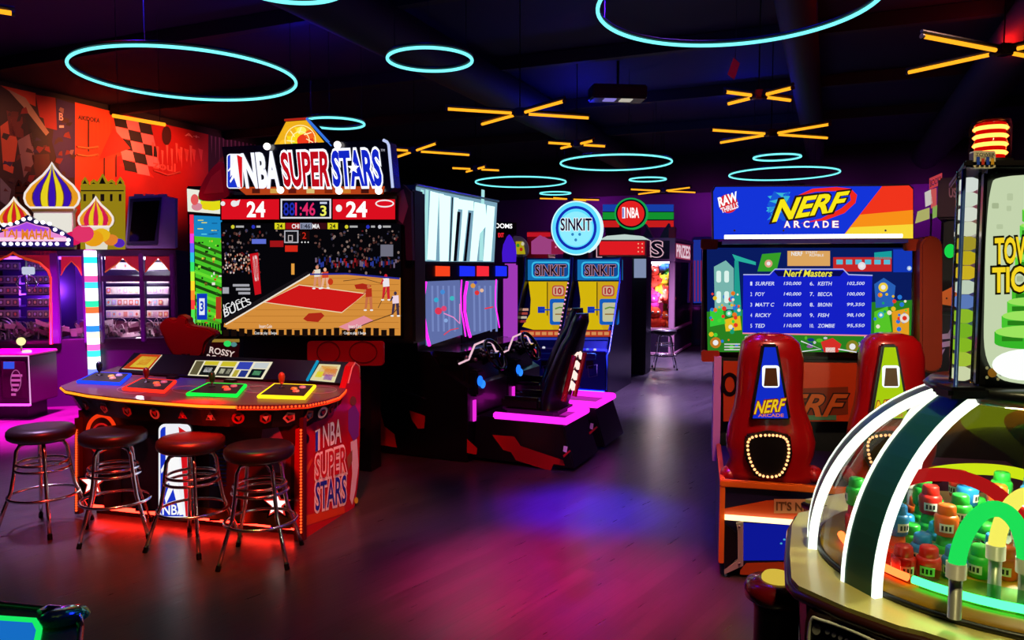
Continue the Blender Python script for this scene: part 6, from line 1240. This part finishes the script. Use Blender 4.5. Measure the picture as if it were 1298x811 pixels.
# ================================================================ added lights without fixtures
def light(kind, name, loc, col, e, aim=None, size=.3, spot=60, blend=.6):
    l = bpy.data.lights.new(name, kind); o = bpy.data.objects.new(name, l); C.objects.link(o); o.location = loc
    l.color = lin(col)[:3]; l.energy = e
    if kind == 'AREA': l.size = size
    elif kind == 'SPOT': l.spot_size = math.radians(spot); l.spot_blend = blend; l.shadow_soft_size = size
    else: l.shadow_soft_size = size
    if aim is not None: o.rotation_euler = (V(aim)-V(loc)).to_track_quat('-Z', 'Y').to_euler()
    o['kind'] = 'helper'; return o
def wash(px, py, off, z, col, e, spot=62):
    p = PW(px, py); q = p+RU*off; q.z = z; light('SPOT', 'wall_fill_light', q, col, e, p, .15, spot, .8)  # unseen spot added to light the murals
wash(25, 200, 2.2, 4.4, '#ff9a70', 150); wash(120, 195, 2.2, 4.4, '#ff8a50', 420); wash(200, 205, 2.2, 4.4, '#ff7a50', 330); wash(290, 215, 2.2, 4.4, '#d86080', 120)
def pool(px, py, col, e, spot, z=4.4, size=.2, dx=0, dy=0):
    p = at_z(px, py, 0); light('SPOT', 'floor_fill_light', V((p.x+dx, p.y+dy, z)), col, e, p, size, spot, 1.)  # unseen spot added to colour a patch of floor
pool(45, 535, '#ff10e0', 20800, 46); pool(10, 640, '#d8b0f0', 1760, 46); pool(190, 735, '#40c060', 260, 34)
pool(705, 740, '#ff0868', 5200, 30); pool(660, 690, '#a010a0', 1000, 36); pool(748, 645, '#3008ff', 10500, 20); pool(800, 690, '#6020c0', 1300, 34)
pool(850, 505, '#b090e8', 5200, 50); pool(840, 620, '#6838a8', 1300, 44); pool(880, 462, '#c8b0ff', 5760, 60)
pool(935, 785, '#d8c0d0', 1120, 30)
light('POINT', 'violet_kiosk', V((-6.6, 10.6, 1.5)), '#a040ff', 40, None, .1)
light('POINT', 'case_fill_light', KF @ V((.5, .2, 1.75)), '#f4e8ff', 26, None, .06); light('POINT', 'case_fill_light', KF @ V((.5, .2, .85)), '#f4d8e8', 12, None, .06)  # point lights added to brighten the prize case
light('SPOT', 'red_fill_light', (-.9, 2.0, 4.0), '#ff3020', 1500, (-2.1, 5.2, .45), .2, 34)  # added to redden the pedestal front
light('SPOT', 'red_fill_light', (-2.1, 3.2, 4.3), '#ff2010', 15000, (-2.08, 4.88, .72), .1, 7)  # narrow spot added for the red sheen on one stool
light('SPOT', 'warm_fill_light', (.9, 4.2, 4.2), '#ffb8a0', 420, (-1.25, 5.4, .5), .2, 26)  # added to light the lettered side panel
light('SPOT', 'warm_fill_light', (-2.2, 5.0, 4.3), '#ffb0c0', 130, (-2.3, 5.9, .9), .2, 40)  # added to lift the counter top
light('SPOT', 'red_fill_light', (-3.0, 5.6, 4.3), '#ff2018', 260, (-3.2, 7.4, 1.2), .1, 22)  # added so the padded seat shows red
light('SPOT', 'red_fill_light', (-.3, 4.2, 4.2), '#ff5040', 300, (-.9, 7., .6), .2, 26)  # added to bring out the racing cabinet's side stripes
light('SPOT', 'warm_fill_light', (1.2, 1.9, 4.3), '#ff9c80', 520, (1.9, 4.7, .9), .2, 42)  # added to light the foam blaster machine
light('SPOT', 'amber_fill_light', (1.2, .9, 4.2), '#fff0a8', 230, (1.4, 2.2, .85), .15, 40)  # added over the dome machine's table top
light('POINT', 'dome_fill_light', (1.6, 2.32, 1.34), '#f4ffd8', 28, None, .05)  # point light added to brighten the inside of the dome
for u in (-6, -3, 0, 2): light('AREA', 'back_wall_fill_light', room(u, V1-1.2, 3.7), '#b030b8', 34, room(u, V1, 2.2), .6)  # area lights added to tint the far wall
light('AREA', 'right_wall_fill_light', room(UR-1.2, 9, 4.5), '#ff2010', 40, room(UR, 9, 2.6), .6)  # added to redden the right wall
for x, y, c, e in ((-3.2, 6.2, '#1818ff', 55), (-.8, 5.2, '#1414ff', 45), (1.4, 5.6, '#1418ff', 55), (1.2, 12.5, '#1a1aff', 60), (3.9, 12.8, '#1a1aff', 50), (-2.6, 9.5, '#1818ff', 30), (5.2, 8.2, '#ff1408', 45), (3.2, 5.4, '#ff2008', 30)):
    light('POINT', 'ceiling_fill_light', (x, y, 4.15), c, e*.5, None, .1)  # unseen points added to tint the ceiling
light('SPOT', 'red_fill_light', (-1.6, 3.8, 3.9), '#ff3a38', 170, (-3.0, 6.8, 2.6), .1, 26)  # added for the dark left wing panel
light('SPOT', 'red_fill_light', (1.0, 3.0, 4.2), '#ff4038', 260, (.3, 6.4, .3), .1, 20)  # added to light the near seat base
light('SPOT', 'pink_fill_light', (-4.2, 6.6, 3.9), '#ff90c8', 420, (-5.6, 9.9, 1.6), .15, 34)  # added to light the kiosk front
light('POINT', 'claw_fill_light', LF @ V((P_c.x, .12, 2.0)), '#fff0f4', 22, None, .05)  # point light added to brighten the plush toys
light('POINT', 'claw_fill_light', LF @ V((P_c.x, .12, 1.3)), '#fff0f4', 12, None, .05)  # weaker added light for the lower toys
light('SPOT', 'warm_fill_light', (2.9, 5.0, 4.2), '#ffc8b0', 420, (4.1, 7.2, 1.7), .15, 36)  # added to lift the simulator beyond the tower
